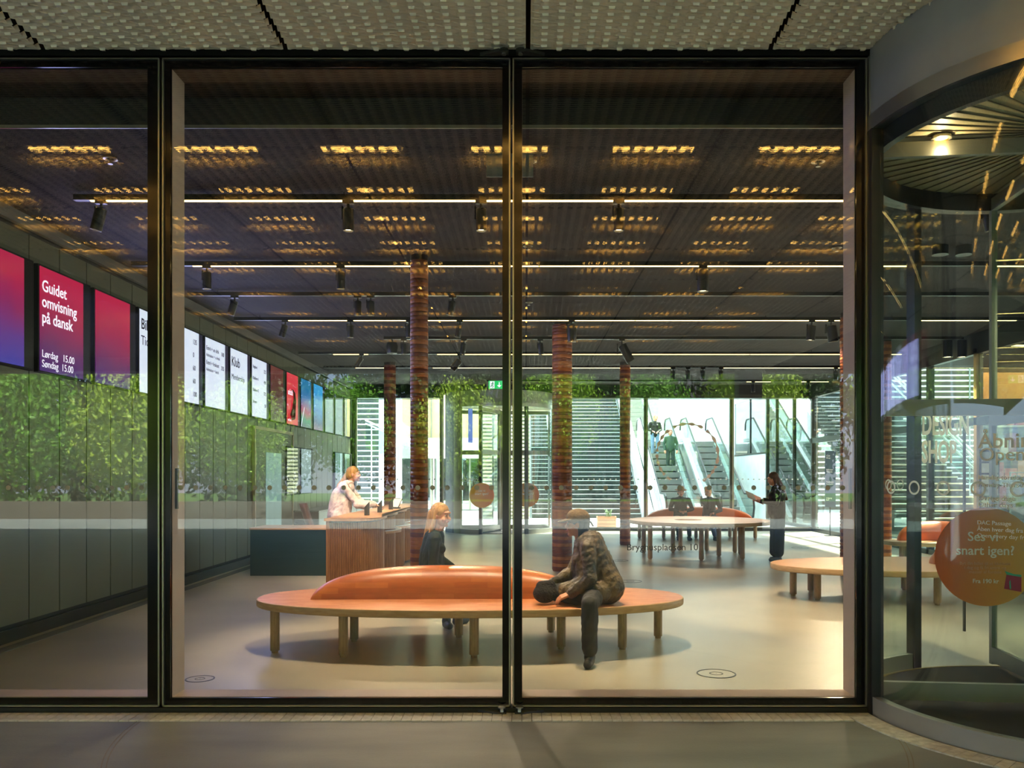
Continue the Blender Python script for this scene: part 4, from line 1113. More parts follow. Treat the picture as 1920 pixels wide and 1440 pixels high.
# left part of the hall: cream facade with white band, columns and a sloping rail
ob('wall_hall_left', MB().box(-12, -1.7, 38, 38.3, 3.2, 9.0), M('cream_wall', (232, 214, 150), .6), kind='structure')
ob('hall_band', MB().box(-12, -1.7, 37.6, 38.3, 2.3, 3.2), K['white2'], kind='structure')
wv = ob('window_8', MB().box(-12, -1.7, 38, 38.1, 0, 2.3), K['mirror'], kind='structure')
for i in range(12):
    ob('mullion', MB().box(-11+.85*i, -10.93+.85*i, 37.85, 38.0, 0, 2.3).box(-11+.85*i, -10.95+.85*i, 37.9, 38.0, 3.2, 9.0), K['steel'], wv)
for px, Y, lb in ((717, 30, 'white round column left of the small red column'), (747, 31, 'white round column between the small and the tall red column')):
    ob('hall_column', MB().cyl((X_at(px, Y), Y, 0), (X_at(px, Y), Y, 9), .13, 20), K['white'], None, True, label=lb, cat='column', group='white hall columns')
t = thing('sloping_rail', 'double white handrail sloping down across the left hall window', 'rail', (0, 28.5, 0))
a_, b_2 = (X_at(685, 28.5), 0, Z_at(788, 28.5)), (X_at(800, 28.5), 0, Z_at(838, 28.5))
for dz in (0, -.10): ob('rail', MB().tube([(a_[0], 0, a_[2]+dz), (b_2[0], 0, b_2[2]+dz)], .028, 8), K['white'], t, True)
ob('glass_side', MB().add([(a_[0], .02, a_[2]-.9), (b_2[0], .02, b_2[2]-.9), (b_2[0], .02, b_2[2]-.05), (a_[0], .02, a_[2]-.05), (a_[0], .03, a_[2]-.9), (b_2[0], .03, b_2[2]-.9), (b_2[0], .03, b_2[2]-.05), (a_[0], .03, a_[2]-.05)],
   [(0,1,2,3), (4,7,6,5), (0,4,5,1), (1,5,6,2), (2,6,7,3), (3,7,4,0)]), K['bal'], t)
for k in range(3):
    q = .1+.4*k; xx = a_[0]+(b_2[0]-a_[0])*q; zz = a_[2]+(b_2[2]-a_[2])*q
    ob('rail_post', MB().cyl((xx, 0, 0), (xx, 0, zz), .02, 8), K['white'], t)
# brick-like striped wall far left with white joints
t = thing('slatted_facade', 'dark facade with thin white horizontal slats in the far left of the hall', 'facade', (-6.9, 34, 0))
ob('backing', B(0, 1.5, .05, .1, 0, 7.5), M('slate_backing', (74, 80, 80), .7), t)
slm = B(0, 1.5, -.02, .05, 0, .05).mesh('slat', K['white'])
for i in range(34): put('slat', slm, t, loc=(0, 0, .2+.21*i))
# far wall closing the hall
ob('wall_hall_back', MB().box(-12, 32, 52, 52.3, 0, 14), M('hall_far', (188, 194, 190), .7), kind='structure')
# slatted facade on the right, behind the right glazed wall
t = thing('slatted_facade', 'tall facade of brown and white horizontal slats at the right of the hall', 'facade', (8.6, 38.5, 0))
ob('backing', B(0, 17, .06, .12, 0, 10), M('brown_backing', (96, 88, 72), .7), t)
slm2 = B(0, 17, -.03, .06, 0, .07).mesh('slat', M('slat_white', (224, 222, 208), .6))
for i in range(40): put('slat', slm2, t, loc=(0, 0, .15+.245*i))
for i in range(9): ob('upright', B(1.9*i, 1.9*i+.06, -.05, 0, 0, 10), K['steel'], t)
# second stair seen through the revolving door
s3 = thing('staircase', 'staircase with steel balustrade seen through the revolving door', 'staircase', (9.3, 20.5, 0))
stm3 = B(0, 2.3, 0, .36, -.7, 0).mesh('step', M('stair_dark', (44, 54, 48), .6))
nsm3 = B(0, 2.3, -.012, .05, -.032, .004).mesh('nosing', M('nosing_pale', (214, 222, 214), .5))
for i in range(28):
    p = put('step', stm3, s3, loc=(0, .30*i, .17*(i+1)))
    put('nosing', nsm3, p)
for dz in (0, -.12, -.4):
    ob('handrail', MB().tube([(2.4, -.3, 1.0+dz), (2.4, 8.4, 5.8+dz)], .03, 8), K['steel'], s3, True)
ob('glass_side', MB().prismx([(-.3, .1), (8.4, 4.9), (8.4, 5.5), (-.3, .8)], 2.39, 2.41), K['bal'], s3)
# dark blue information banner
t = thing('info_banner', 'narrow slate-blue information banner with white lines of text by the right corner', 'banner', (X_at(1557, 22.0), 22.0, 0))
ob('sheet', B(-.135, .135, 0, .02, Z_at(951, 22), Z_at(845, 22)), M('slate_blue', (60, 78, 92), .6, emit=(60, 78, 92), strength=.25), t)
ob('pole', MB().box(-.01, .01, .02, .04, 0, Z_at(845, 22)), K['dsteel'], t)
ob('foot', B(-.12, .12, -.1, .14, 0, .015), K['dsteel'], t)
for s_, py, sz in (('Café\nShop', 856, .055), ('Billetter\nTickets', 882, .055), ('Toiletter\nLockers', 905, .055), ('Udgang\nExit', 935, .05)):
    text('lettering', s_, sz, K['white'], (-.11, -.002, Z_at(py, 22)), t, bold=.006)
# planter crate behind the glazing
t = thing('planter_crate', 'small wooden crate planter with thin grasses outside the back glazing', 'planter', (X_at(1137, 25.2), 25.2, 0))
cw = M('crate_wood', (196, 140, 104), .6)
for z_ in (.03, .14, .25):
    for (a, b, c, d) in ((-.28, .28, -.17, -.15), (-.28, .28, .15, .17), (-.28, -.26, -.15, .15), (.26, .28, -.15, .15)):
        ob('board', B(a, b, c, d, z_, z_+.10), cw, t)
ob('soil', B(-.26, .26, -.15, .15, .04, .31), M('soil', (60, 44, 34), .9), t)
for k in range(14):
    a = random.uniform(0, 2*PI); r_ = random.uniform(.05, .3)
    bx_, by_ = random.uniform(-.15, .15), random.uniform(-.08, .08)
    ob('grass_blade', MB().tube([(bx_, by_, .3), (bx_+r_*.4*math.cos(a), by_+r_*.4*math.sin(a), .5), (bx_+r_*math.cos(a), by_+r_*math.sin(a), .5+random.uniform(-.05, .15))], [.012, .010, .003], 5), M('sage', (120, 150, 100), .6), t)

# ---- design shop beyond the right glass wall
sx0, sy0 = 8.6, 15.0
ob('shop_floor', B(9.2, 16, 12, 20.2, 0, .01), M('shop_floor', (150, 120, 84), .5), kind='structure')
ob('wall_shop', MB().box(10.7, 16, 20.2, 20.35, 0, 4.2).box(9.3, 9.42, 12, 14.2, 0, 4.2), M('shop_wall', (206, 150, 96), .7), kind='structure')
ob('shop_ceiling', MB().box(9.3, 16, 12, 20.3, 4.12, 4.25), K['walldark'], kind='structure')
t = thing('shop_shelf', 'tall shelf of red and orange packages in the shop beyond the door', 'shelf', (9.6, 17.6, 0))
ob('frame', MB().box(0, .04, 0, .35, 0, 3.0).box(2.4, 2.44, 0, .35, 0, 3.0).box(0, 2.44, .33, .36, 0, 3.0), K['wallp'], t)
for z_ in (.4, .95, 1.5, 2.05, 2.6, 3.0): ob('board', B(.04, 2.4, 0, .33, z_-.03, z_), K['white2'], t)
cols = [(190, 50, 34), (216, 96, 40), (226, 160, 70), (232, 220, 200), (150, 40, 30), (60, 60, 64), (220, 120, 60)]
pn = [('red', 0), ('orange', 1), ('amber', 2), ('cream', 3), ('dark red', 4), ('black', 5), ('apricot', 6)]
q = 0
ORD = 'first second third fourth fifth sixth seventh eighth ninth tenth eleventh twelfth thirteenth'.split()
sname = {0: 'lowest', 1: 'second', 2: 'third', 3: 'fourth', 4: 'top'}
for si, z_ in enumerate((.4, .95, 1.5, 2.05, 2.6)):
    x = .06; no = -1
    while x < 2.15:
        no += 1
        w_ = random.uniform(.14, .3); h_ = random.uniform(.2, .42); nm, ci = pn[q % 7]; q += 1
        o = ob('package', MB().box(x, x+w_, .02, .28, 0, h_), M('pack_%d' % ci, cols[ci], .5), None, loc=(9.6, 17.6, z_+.001),
               label='%s package on the %s board of the shop shelf, %s from its left end' % (nm, sname[si], ORD[no]), cat='package', group='packages on the %s board of the shop shelf' % sname[si])
        x += w_+.02
t = thing('clothes_rail', 'steel clothes rail with hanging garments in the shop', 'clothes rail', (8.75, 15.4, 0))
ob('bar', MB().tube([(0, 0, 0), (0, 0, 1.62), (1.5, 0, 1.62), (1.5, 0, 0)], .018, 8), K['steel'], t, True)
for i, c in enumerate([(66, 66, 60), (190, 90, 50), (90, 74, 54), (214, 190, 160), (60, 70, 66), (170, 60, 40), (120, 110, 90)]):
    g = MB(); x = .12+.2*i
    g.add([(x-.03, -.20, 1.50), (x+.03, -.20, 1.50), (x+.03, .20, 1.50), (x-.03, .20, 1.50), (x-.05, -.26, .72), (x+.06, -.24, .72), (x+.05, .25, .72), (x-.04, .26, .72), (x-.02, -.05, 1.57), (x+.02, -.05, 1.57), (x+.02, .05, 1.57), (x-.02, .05, 1.57)],
          [(8,9,10,11), (0,1,9,8), (1,2,10,9), (2,3,11,10), (3,0,8,11), (4,5,1,0), (5,6,2,1), (6,7,3,2), (7,4,0,3), (4,7,6,5)])
    nm = ['charcoal', 'rust', 'brown', 'sand', 'slate', 'brick red', 'taupe'][i]
    o = ob('garment', g, M('cloth_%d' % i, c, .8), None, loc=(8.75, 15.4, 0), label='%s garment hanging on the shop clothes rail' % nm, cat='clothes', group='garments on the shop rail', smooth=True)
    ob('hanger_hook', MB().tube([(x, 0, 1.56), (x, 0, 1.625)], .006, 6), K['steel'], o)
t = thing('notice_board', 'tall narrow notice board covered with small printed sheets in the shop', 'notice board', (X_at(1856, 14.2), 14.2, 0))
ob('board', B(-.16, .16, 0, .03, .6, 2.0), K['walldark'], t)
for i in range(7):
    for j in range(2): ob('sheet', B(-.14+.15*j, -.01+.15*j, -.004, 0, .66+.19*i, .82+.19*i), K['white2'] if (i+j) % 3 else M('sheet_grey', (150, 150, 140), .6), t)
ob('leg', B(-.02, .02, .0, .03, 0, .6), K['dsteel'], t)
TN0 = ['first', 'second', 'third', 'fourth']
for i in range(4):
    t = thing('shop_lamp', 'warm tube lamp under the shop ceiling, %s from the front' % TN0[i], 'light', (9.2+1.3*i, 16.2+.5*i, 4.05), .2, group='tube lamps of the shop')
    ob('tube', B(-.5, .5, -.02, .02, -.03, 0), K['strip'], t); ob('housing', B(-.52, .52, -.03, .03, 0, .05), K['black'], t)

# ================================================================== OUTSIDE BEHIND THE CAMERA (seen mirrored in the glass)
ob('lawn', B(-40, 40, -60, -19.3, -.3, .02), M('grass_green', (92, 128, 50), .9, 0, (6, (70, 104, 36), (1, 1, 1)), (60, .6)), kind='structure')
ob('garden_wall', MB().box(-30, 30, -19.3, -19.0, 0, .62), M('garden_wall', (120, 112, 100), .8), kind='structure')
lf = []
for v in range(4):
    rnd = random.Random(v); mb = MB()
    for k in range(9000 if v < 3 else 14000):
        # clumps
        ca = rnd.uniform(0, 2*PI); ch = rnd.uniform(-1, 1); cr = rnd.uniform(.45, 1.0)
        p = Vector((math.cos(ca)*math.sqrt(1-ch*ch)*cr, math.sin(ca)*math.sqrt(1-ch*ch)*cr, ch*cr))
        p = Vector((p.x*1.9, p.y*1.9, p.z*2.3)); p += Vector((rnd.gauss(0, .12), rnd.gauss(0, .12), rnd.gauss(0, .12)))
        s_ = rnd.uniform(.05, .105)*(1 if v < 3 else .95); e = Euler((rnd.uniform(0, PI), rnd.uniform(0, PI), rnd.uniform(0, PI))).to_matrix()
        mb.add([p+e@Vector(q) for q in ((-s_, 0, 0), (0, -s_*.5, 0), (s_, 0, 0), (0, s_*.5, 0))], [(0, 1, 2, 3)])
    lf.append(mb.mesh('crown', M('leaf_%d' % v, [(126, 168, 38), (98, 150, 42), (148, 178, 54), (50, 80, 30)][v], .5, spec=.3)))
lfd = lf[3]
bark = M('bark', (74, 62, 50), .9, 0, (10, (50, 42, 34), (1, 1, .3)))
TN = 'first second third fourth fifth sixth seventh eighth ninth tenth'.split()
for i, (x, y, s_, zc) in enumerate(((-27.5, -23, 1.35, 4.4), (-20.5, -22.5, 1.45, 3.6), (-15.2, -21.8, 1.25, 3.2), (-11.1, -22, .95, 3.1), (-7.2, -23.5, .9, 3.5), (-2.6, -22.0, .95, 3.2), (1.4, -23.5, .95, 4.2), (5.0, -21.6, .95, 3.4), (9.5, -24, 1.1, 4.8), (15.5, -23, 1.3, 4.4))):
    t = thing('tree', 'leafy green tree outside mirrored in the glass, %s of the row' % TN[i], 'tree', (x, y, 0), i*1.3, group='trees mirrored in the glass')
    o = put('crown', lf[i % 3], t, loc=(0, 0, zc)); o.scale = (s_, s_, s_)
    ob('trunk', MB().tube([(0, 0, 0), (.05, .02, zc*.5), (-.03, .05, zc), (.1, .1, zc+1.5*s_)], [.2, .16, .12, .04], 10), bark, t, True)
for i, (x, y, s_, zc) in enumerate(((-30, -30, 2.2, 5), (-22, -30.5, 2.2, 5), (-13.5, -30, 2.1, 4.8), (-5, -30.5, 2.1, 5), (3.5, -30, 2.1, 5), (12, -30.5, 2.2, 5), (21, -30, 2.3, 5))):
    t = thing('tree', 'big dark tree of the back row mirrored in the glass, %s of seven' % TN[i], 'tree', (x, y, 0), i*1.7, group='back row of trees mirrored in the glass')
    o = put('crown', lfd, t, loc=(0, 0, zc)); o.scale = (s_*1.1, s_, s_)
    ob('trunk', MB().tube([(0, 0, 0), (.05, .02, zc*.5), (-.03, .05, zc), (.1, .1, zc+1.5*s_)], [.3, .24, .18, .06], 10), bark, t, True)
# pale building behind the trees and dark piers at the pavement edge
t = thing('pale_building', 'pale building across the lawn, mirrored faintly in the glass', 'building', (1, -42, 0))
ob('wall', B(-8, 14, -1, 0, 0, 14), M('pale_facade', (104, 106, 110), .7), t)
for i in range(7):
    for j in range(4): ob('window', B(-7+3*i, -5.4+3*i, .0, .04, 1.2+3.2*j, 3.2+3.2*j), K['black'], t)
for i, x in enumerate((-9.6, 5.9)):
    ob('pier', B(x-.3, x+.3, -11.4, -10.9, 0, 4.72), K['grey'], label='%s grey pier at the pavement edge, mirrored in the glass' % ('left' if i == 0 else 'right'), cat='pillar', group='grey piers')

# ================================================================== PEOPLE
def bake(mb, voxel, it=4, fac=.5):
    me = bpy.data.meshes.new('tmp'); me.from_pydata(mb.v, [], mb.f)
    bm = bmesh.new(); bm.from_mesh(me); bmesh.ops.recalc_face_normals(bm, faces=bm.faces); bm.to_mesh(me); bm.free()
    o = bpy.data.objects.new('tmp', me)
    r_ = o.modifiers.new('r', 'REMESH'); r_.mode = 'VOXEL'; r_.voxel_size = voxel; r_.adaptivity = 0
    s_ = o.modifiers.new('s', 'SMOOTH'); s_.factor = fac; s_.iterations = it
    out = evaluate(o); bpy.data.meshes.remove(me)
    for p in out.polygons: p.use_smooth = True
    return out
def V3(*a): return Vector(a)
def soft(name, mb, mat, parent, voxel, it=4, folds=0., label=None):
    me = bake(mb, voxel, it); me.materials.append(mat)
    if folds:
        rnd = random.Random(len(me.vertices)); from mathutils import noise
        nr = [v.normal.copy() for v in me.vertices]
        for v, nv in zip(me.vertices, nr):
            c = v.co
            q1 = noise.noise(Vector((c.x*8+c.z*3, c.y*8, c.z*6))); q2 = noise.noise(Vector((c.x*20-c.z*9, c.y*20, c.z*13)))
            n_ = q1+.6*(1-3*abs(q2))*.6
            v.co = c+nv*n_*folds
    return put(name, me, parent, label=label)
def hand(mb, w, d, n, side=1, curl=.5, s=1.):
    """w wrist, d direction of the fingers, n back-of-hand normal; thumb on +-side"""
    d = Vector(d).normalized(); n = Vector(n); n = (n-d*n.dot(d)).normalized(); t = d.cross(n)*side
    w = Vector(w)
    for k in (-1, 0, 1): mb.cap(w+t*.018*s*k, w+d*.078*s+t*.026*s*k, .015*s, .013*s)
    for k, L in zip((-1.5, -.5, .5, 1.5), (.062, .074, .070, .055)):
        a = w+d*.080*s+t*.0185*s*k; q = (d*math.cos(curl)-n*math.sin(curl)); q2 = (d*math.cos(curl*2.1)-n*math.sin(curl*2.1))
        b = a+q*L*.5*s; c = b+q2*L*.5*s
        mb.cap(a, b, .0092*s, .0088*s); mb.cap(b, c, .0088*s, .0075*s)
    a = w+d*.022*s-t*.026*s; b = a+(d*.7-t*.6-n*.25).normalized()*.038*s; c = b+(d*.95-t*.1-n*.3).normalized()*.030*s
    mb.cap(a, b, .0125*s, .0105*s); mb.cap(b, c, .0105*s, .009*s)
def person(name, label, loc, J, mats, voxel=.009, hair=None, hat=None, sleeves='long', legs='trousers', hands=None, extra_top=None, extra_leg=None, top_len=.0, folds=.006, bulk=1., legbulk=1., headyaw=0, headpitch=0, headroll=0, hs=1., female=True):
    P = thing('person', label, 'person', loc)
    g = {k: Vector(v) for k, v in J.items()}
    HM = Euler((R(headpitch), R(headroll), R(headyaw))).to_matrix()     # head looks along local -y
    hc = g['head']
    def h(x, y, z): return hc+HM@Vector((x, y, z))*hs
    body = MB()
    # skull, jaw, nose, ears
    q = HM.to_euler()
    body.ell(h(0, .012, .022), (.076*hs, .094*hs, .096*hs), q, 20, 14)
    body.ell(h(0, -.022, -.040), (.058*hs, .066*hs, .066*hs), q, 16, 10)
    body.ell(h(0, -.062, -.090), (.026*hs, .024*hs, .020*hs), q)
    body.cap(h(0, -.084, .008), h(0, -.099, -.024), .008*hs, .0115*hs)
    body.ell(h(0, -.084, .035), (.05*hs, .014*hs, .012*hs), q)
    for sx in (-1, 1):
        body.ell(h(sx*.036, -.070, -.030), (.026*hs, .022*hs, .024*hs), q)
        body.ell(h(sx*.078, .008, -.006), (.010*hs, .018*hs, .030*hs), q)
    nk = g['neck']
    body.cap(nk-V3(0, 0, .03), h(0, .02, -.055), .052, .048)
    sh = (g['shl']+g['shr'])/2
    body.cap(g['shl'], g['shr'], .05); body.cap(g['chest'], g['pel'], .11, .12); body.cap(sh, g['chest'], .08, .10)
    for s_ in 'lr':
        body.cap(g['sh'+s_], g['el'+s_], .042, .034); body.cap(g['el'+s_], g['wr'+s_], .034, .024)
        body.cap(g['hip'+s_], g['kn'+s_], .075, .05); body.cap(g['kn'+s_], g['an'+s_], .05, .032)
    hd = hands or {}
    for s_ in 'lr':
        dd = (g['wr'+s_]-g['el'+s_]).normalized()
        dirn, nn, sd, cu = hd.get(s_, (dd, (0, 0, 1), 1 if s_ == 'l' else -1, .45))
        hand(body, g['wr'+s_], dirn, nn, sd, cu)
    bo = soft('body', body, mats['skin'], P, voxel*.8, 2)
    # face details
    for sx in (-1, 1):
        e = ob('eye', MB().ell(h(sx*.031, -.078, .006), (.0135*hs, .008*hs, .0085*hs), q, 12, 8), K['eyew'], P, True)
        ob('iris', MB().ell(h(sx*.031, -.0845, .006), (.0062*hs, .003*hs, .0068*hs), q, 10, 6), K['iris'], e, True)
        ob('eyebrow', MB().tube([h(sx*.014, -.0905, .026), h(sx*.034, -.088, .031), h(sx*.052, -.074, .026)], .0025*hs, 6), mats['brow'], P, True)
    ob('mouth', MB().ell(h(0, -.0865, -.055), (.024*hs, .008*hs, .0075*hs), q, 12, 8), K['lip'], P, True)
    # top garment
    top = MB(); b_ = bulk
    top.cap(g['shl'], g['shr'], .062*b_); top.cap(sh, g['chest'], .105*b_, .125*b_); top.cap(g['chest'], g['pel'], .125*b_, .140*b_)
    u = (g['shr']-g['shl']).normalized()
    for k in (-1, 1):
        top.cap(sh+u*k*.085, g['chest']+u*k*.055, .072*b_, .10*b_); top.cap(g['chest']+u*k*.05, g['pel']+u*k*.065, .105*b_, .115*b_)
    if female: 
        f_ = u.cross(V3(0, 0, 1)); f_ = f_ if f_.dot(HM@V3(0, -1, 0)) > -.3 else -f_
        for k in (-1, 1): top.ell(g['chest']+u*k*.07+f_*.075+V3(0, 0, .05), (.06, .06, .06))
    top.cap(nk-V3(0, 0, .045), sh, .062*b_, .08)
    if top_len: 
        for k in (-1, 0, 1): top.cap(g['pel']+u*k*.08, g['pel']+u*k*.10-V3(0, 0, top_len), .12*b_, .115*b_)
    for s_ in 'lr':
        w_ = g['wr'+s_]+(g['el'+s_]-g['wr'+s_])*.06
        if sleeves == 'short': w_ = None
        top.cap(g['sh'+s_], g['el'+s_], .058*b_, .049*b_)
        if w_ is not None: top.cap(g['el'+s_], w_, .049*b_, .041*b_)
    if extra_top: extra_top(top)
    soft('top', top, mats['top'], P, voxel, 4, folds)
    # legs
    lg = MB(); lb = legbulk
    lg.cap(g['pel']-u*.05, g['pel']+u*.05, .125)
    for s_ in 'lr':
        lg.cap(g['hip'+s_], g['kn'+s_], .088*lb, .064*lb); a_ = g['an'+s_]+(g['kn'+s_]-g['an'+s_])*.10
        lg.cap(g['kn'+s_], a_, .064*lb, .052*lb*lb)
    if extra_leg: extra_leg(lg)
    soft('trousers', lg, mats['leg'], P, voxel, 4, folds*.8)
    for s_ in 'lr':
        f = MB(); an, to = g['an'+s_], g['to'+s_]; dv = (to-an); dv.z = 0; dv = dv.normalized()
        f.cap(an-V3(0, 0, .02), an-V3(0, 0, .03)-dv*.015, .046, .05); f.cap(V3(an.x, an.y, to.z)-dv*.03, to, .042, .036); f.cap(V3(an.x, an.y, to.z+.015), to-dv*.04+V3(0, 0, .01), .04, .034)
        mz = min(an.z-.055, to.z-.03)
        so = soft('shoe', f, mats['shoe'], P, voxel*.9, 3)
        for v in so.data.vertices: v.co.z = max(v.co.z, to.z-.032)
    # hair
    if hair:
        hm = MB()
        hm.ell(h(0, .022, .040), (.087*hs, .100*hs, .092*hs), q, 20, 14)
        hm.ell(h(0, .055, -.005), (.080*hs, .062*hs, .085*hs), q, 16, 10)
        hair(hm, h)
        ho = soft('hair', hm, mats['hair'], P, voxel, 2, .004)
        # open the hairline over the face
        HI = HM.inverted(); n_ = Vector((0, -1, 0))
        for v in ho.data.vertices:
            lc = HI@(v.co-hc)/hs
            e_ = (lc.x/.064)**2+((lc.z+.035)/.095)**2
            if lc.y < -.02 and e_ < 1:
                lc.y += .055*min(1, (1-e_)*4)*min(1, (-.02-lc.y)/.02)
                v.co = hc+HM@(lc*hs)
    return P, h, HM, g
HAIRB = M('blonde_hair', (222, 172, 104), .45, 0, (60, (178, 124, 66), (1, 1, .12)), (90, .5, (3, 3, .2)))
HAIRD = M('dark_hair', (34, 26, 24), .4, 0, None, (90, .5, (3, 3, .2)))
HAIRR = M('auburn_hair', (104, 52, 34), .45, 0, (50, (66, 30, 22), (1, 1, .12)), (90, .5, (3, 3, .2)))
def mats(top, leg, shoe, hair, skin='skin', tvar=None):
    return dict(skin=K['skin'] if skin == 'skin' else K['skin2'], top=top, leg=leg, shoe=shoe, hair=hair, brow=M('brow', (96, 66, 44), .8))
SHOE = M('dark_shoe', (38, 40, 44), .5); SHOEG = M('grey_shoe', (84, 92, 98), .5)

# --- blonde woman behind the backrest of the front bench
def hair1(m, h):
    for sx in (-1, 1):
        m.cap(h(sx*.070, .02, .03), h(sx*.078, .03, -.09), .026, .026)
        m.cap(h(sx*.078, .03, -.09), h(sx*.085, .07, -.22), .026, .022)
        m.cap(h(sx*.085, .07, -.22), h(sx*.06, .13, -.33), .024, .012)
    for k in (-1, 0, 1):
        m.cap(h(k*.045, .085, .02), h(k*.055, .11, -.16), .040, .036); m.cap(h(k*.055, .11, -.16), h(k*.05, .17, -.36), .036, .014)
person('person', 'seated woman with long straight blonde hair and a dark green blouse, looking to the right', (-.93, 8.50, 0),
  dict(pel=(0,0,.53), chest=(.0,-.01,.80), neck=(.035,-.02,1.0), head=(.095,-.035,1.175), shl=(-.0,.14,.965), shr=(.05,-.16,.955), ell=(.06,.22,.72), wrl=(.22,.22,.60), elr=(.03,-.20,.70), wrr=(.20,-.10,.585),
       hipl=(.0,.08,.50), hipr=(.04,-.06,.50), knl=(.28,.36,.49), knr=(.16,.38,.49), anl=(.22,.50,.10), anr=(.12,.30,.10), tol=(.30,.60,.035), tor=(.16,.20,.035)),
  mats(M('green_blouse', (38, 50, 40), .7, 0, (8, (28, 38, 32), (1, 1, 1))), M('dark_trousers', (30, 34, 36), .8), SHOEG, HAIRB), .008, hair1, headyaw=58, headpitch=4, headroll=0, bulk=.98, folds=.008)

# --- woman in a cap on the right end of the front bench
def hair2(m, h):
    for k in (-1, 0, 1):
        m.cap(h(k*.04, .07, .0), h(k*.06, .06, -.16), .036, .034); m.cap(h(k*.06, .06, -.16), h(k*.055, -.01, -.34), .034, .012)
    for sx in (-1, 1): m.cap(h(sx*.066, .03, .0), h(sx*.07, .02, -.20), .022, .018)
def cape(m):
    m.cap((-.02, -.06, .96), (.14, -.08, .60), .13, .15); m.cap((.0, .06, .96), (.12, .10, .60), .13, .15)
    m.cap((.02, -.10, .62), (-.22, -.10, .56), .13, .08); m.cap((.12, -.06, .60), (.05, -.16, .57), .13, .12)
JK = M('waxed_jacket', (118, 98, 70), .55, 0, (9, (58, 54, 46), (1, 1, .6)), (22, 1.0))
P, h, HM, g = person('person', 'seated woman in a brown cap and loose olive-brown jacket, facing left', (.58, 7.55, 0),
  dict(pel=(0,0,.55), chest=(-.03,0,.80), neck=(-.085,0,1.0), head=(-.125,-.01,1.145), shl=(-.04,.15,.95), shr=(-.04,-.17,.95), ell=(-.16,.16,.70), wrl=(-.36,.06,.60), elr=(-.02,-.26,.69), wrr=(-.20,-.22,.555),
       hipl=(-.02,.08,.53), hipr=(.02,-.08,.53), knl=(-.36,-.04,.55), knr=(-.05,-.50,.51), anl=(-.06,-.16,.50), anr=(-.05,-.50,.10), tol=(.04,-.22,.50), tor=(-.075,-.62,.035)),
  mats(JK, M('black_trousers', (44, 44, 44), .8), SHOE, HAIRD, 'skin2'), .008, hair2, bulk=1.12, legbulk=1.12, headyaw=-92, headpitch=2, extra_top=cape, folds=.013,
  hands={'r': ((-.9, -.1, -.35), (0, -.3, 1), -1, .4)})
# her cap: crown, peak
CAPM = M('brown_cap', (110, 84, 42), .8, 0, (20, (84, 62, 30), (1, 1, 1)), (60, .4))
q = HM.to_euler(); cb = MB(); cb.ell(h(0, .012, .055), (.094, .106, .082), q, 22, 14)
cap_ = soft('cap', cb, CAPM, P, .007, 2)
pk = MB(); vs = []
for i in range(13):
    a = PI*i/12
    for (rr_, zz) in ((.07, .050), (.145 if True else 0, .028)):
        vs.append(h(-math.cos(a)*(.078 if rr_ < .1 else .072), -.045-math.sin(a)*(rr_-.02), zz))
pk.add(vs, [(2*i, 2*i+1, 2*i+3, 2*i+2) for i in range(12)])
po = ob('peak', pk, CAPM, cap_, True); po.modifiers.new('solid', 'SOLIDIFY').thickness = .006
ob('strap', MB().tube([h(-.05, .105, .02), h(0, .125, .01), h(.04, .14, -.02)], .009, 6), K['black'], cap_, True)
bt = bake(MB().ell((0, 0, .09), (.105, .10, .085), None, 20, 12).cap((.05, 0, .12), (.12, .02, .08), .06, .05).cap((-.03, 0, .15), (.05, 0, .16), .05), .008)
bt.materials.append(M('black_fleece', (16, 14, 14), .85, 0, (30, (34, 30, 28), (1, 1, 1)), (60, 1.0)))
put('handbag', bt, None, loc=(.17, 7.46, .452), label='round black fluffy bag on the front bench beside the woman in the cap', cat='bag')

# --- receptionist
def collar3(m):
    for k in range(12):
        a = 2*PI*k/12; m.ell((.105+.075*math.cos(a), .08*math.sin(a), 1.455+.012*math.cos(a)), (.03, .03, .034))
    m.cap((.0, 0, 1.25), (-.06, 0, .95), .14, .15); m.cap((.08, -.10, 1.2), (.07, -.10, .92), .09, .10)
    for s_ in (-1, 1): m.cap((.30, s_*.185, 1.13), (.44, s_*.14, 1.11), .068, .058)
def hair3(m, h):
    m.ell(h(0, .105, .0), (.035, .035, .035)); m.cap(h(0, .12, -.01), h(0, .22, -.18), .034, .045); m.cap(h(0, .22, -.18), h(0, .34, -.56), .048, .02)
P, h, HM, g = person('person', 'receptionist with a long blonde ponytail and pale pink jacket reaching over the counter', (-2.86, 13.2, 0),
  dict(pel=(0,0,.95), chest=(.04,0,1.20), neck=(.12,0,1.43), head=(.21,0,1.585), shl=(.08,.17,1.38), shr=(.10,-.17,1.37), ell=(.28,.20,1.14), wrl=(.52,.12,1.10), elr=(.30,-.18,1.15), wrr=(.55,-.10,1.12),
       hipl=(0,.09,.90), hipr=(0,-.09,.90), knl=(.02,.10,.49), knr=(.02,-.10,.49), anl=(-.02,.10,.09), anr=(-.02,-.10,.09), tol=(.12,.11,.035), tor=(.12,-.11,.035)),
  mats(M('pink_jacket', (240, 218, 214), .7, 0, (5, (222, 192, 190), (1, 1, 1)), (16, .5)), M('dark_trousers', (30, 34, 36), .8), SHOE, HAIRB), .010, hair3, headyaw=88, bulk=1.16, top_len=.14, folds=.015, extra_top=collar3)
ob('cuff', MB().cyl((.47, -.125, 1.125), (.50, -.118, 1.123), .045, 14), K['black'], P, True)
ob('cuff', MB().cyl((.455, .14, 1.11), (.485, .13, 1.107), .045, 14), K['black'], P, True)

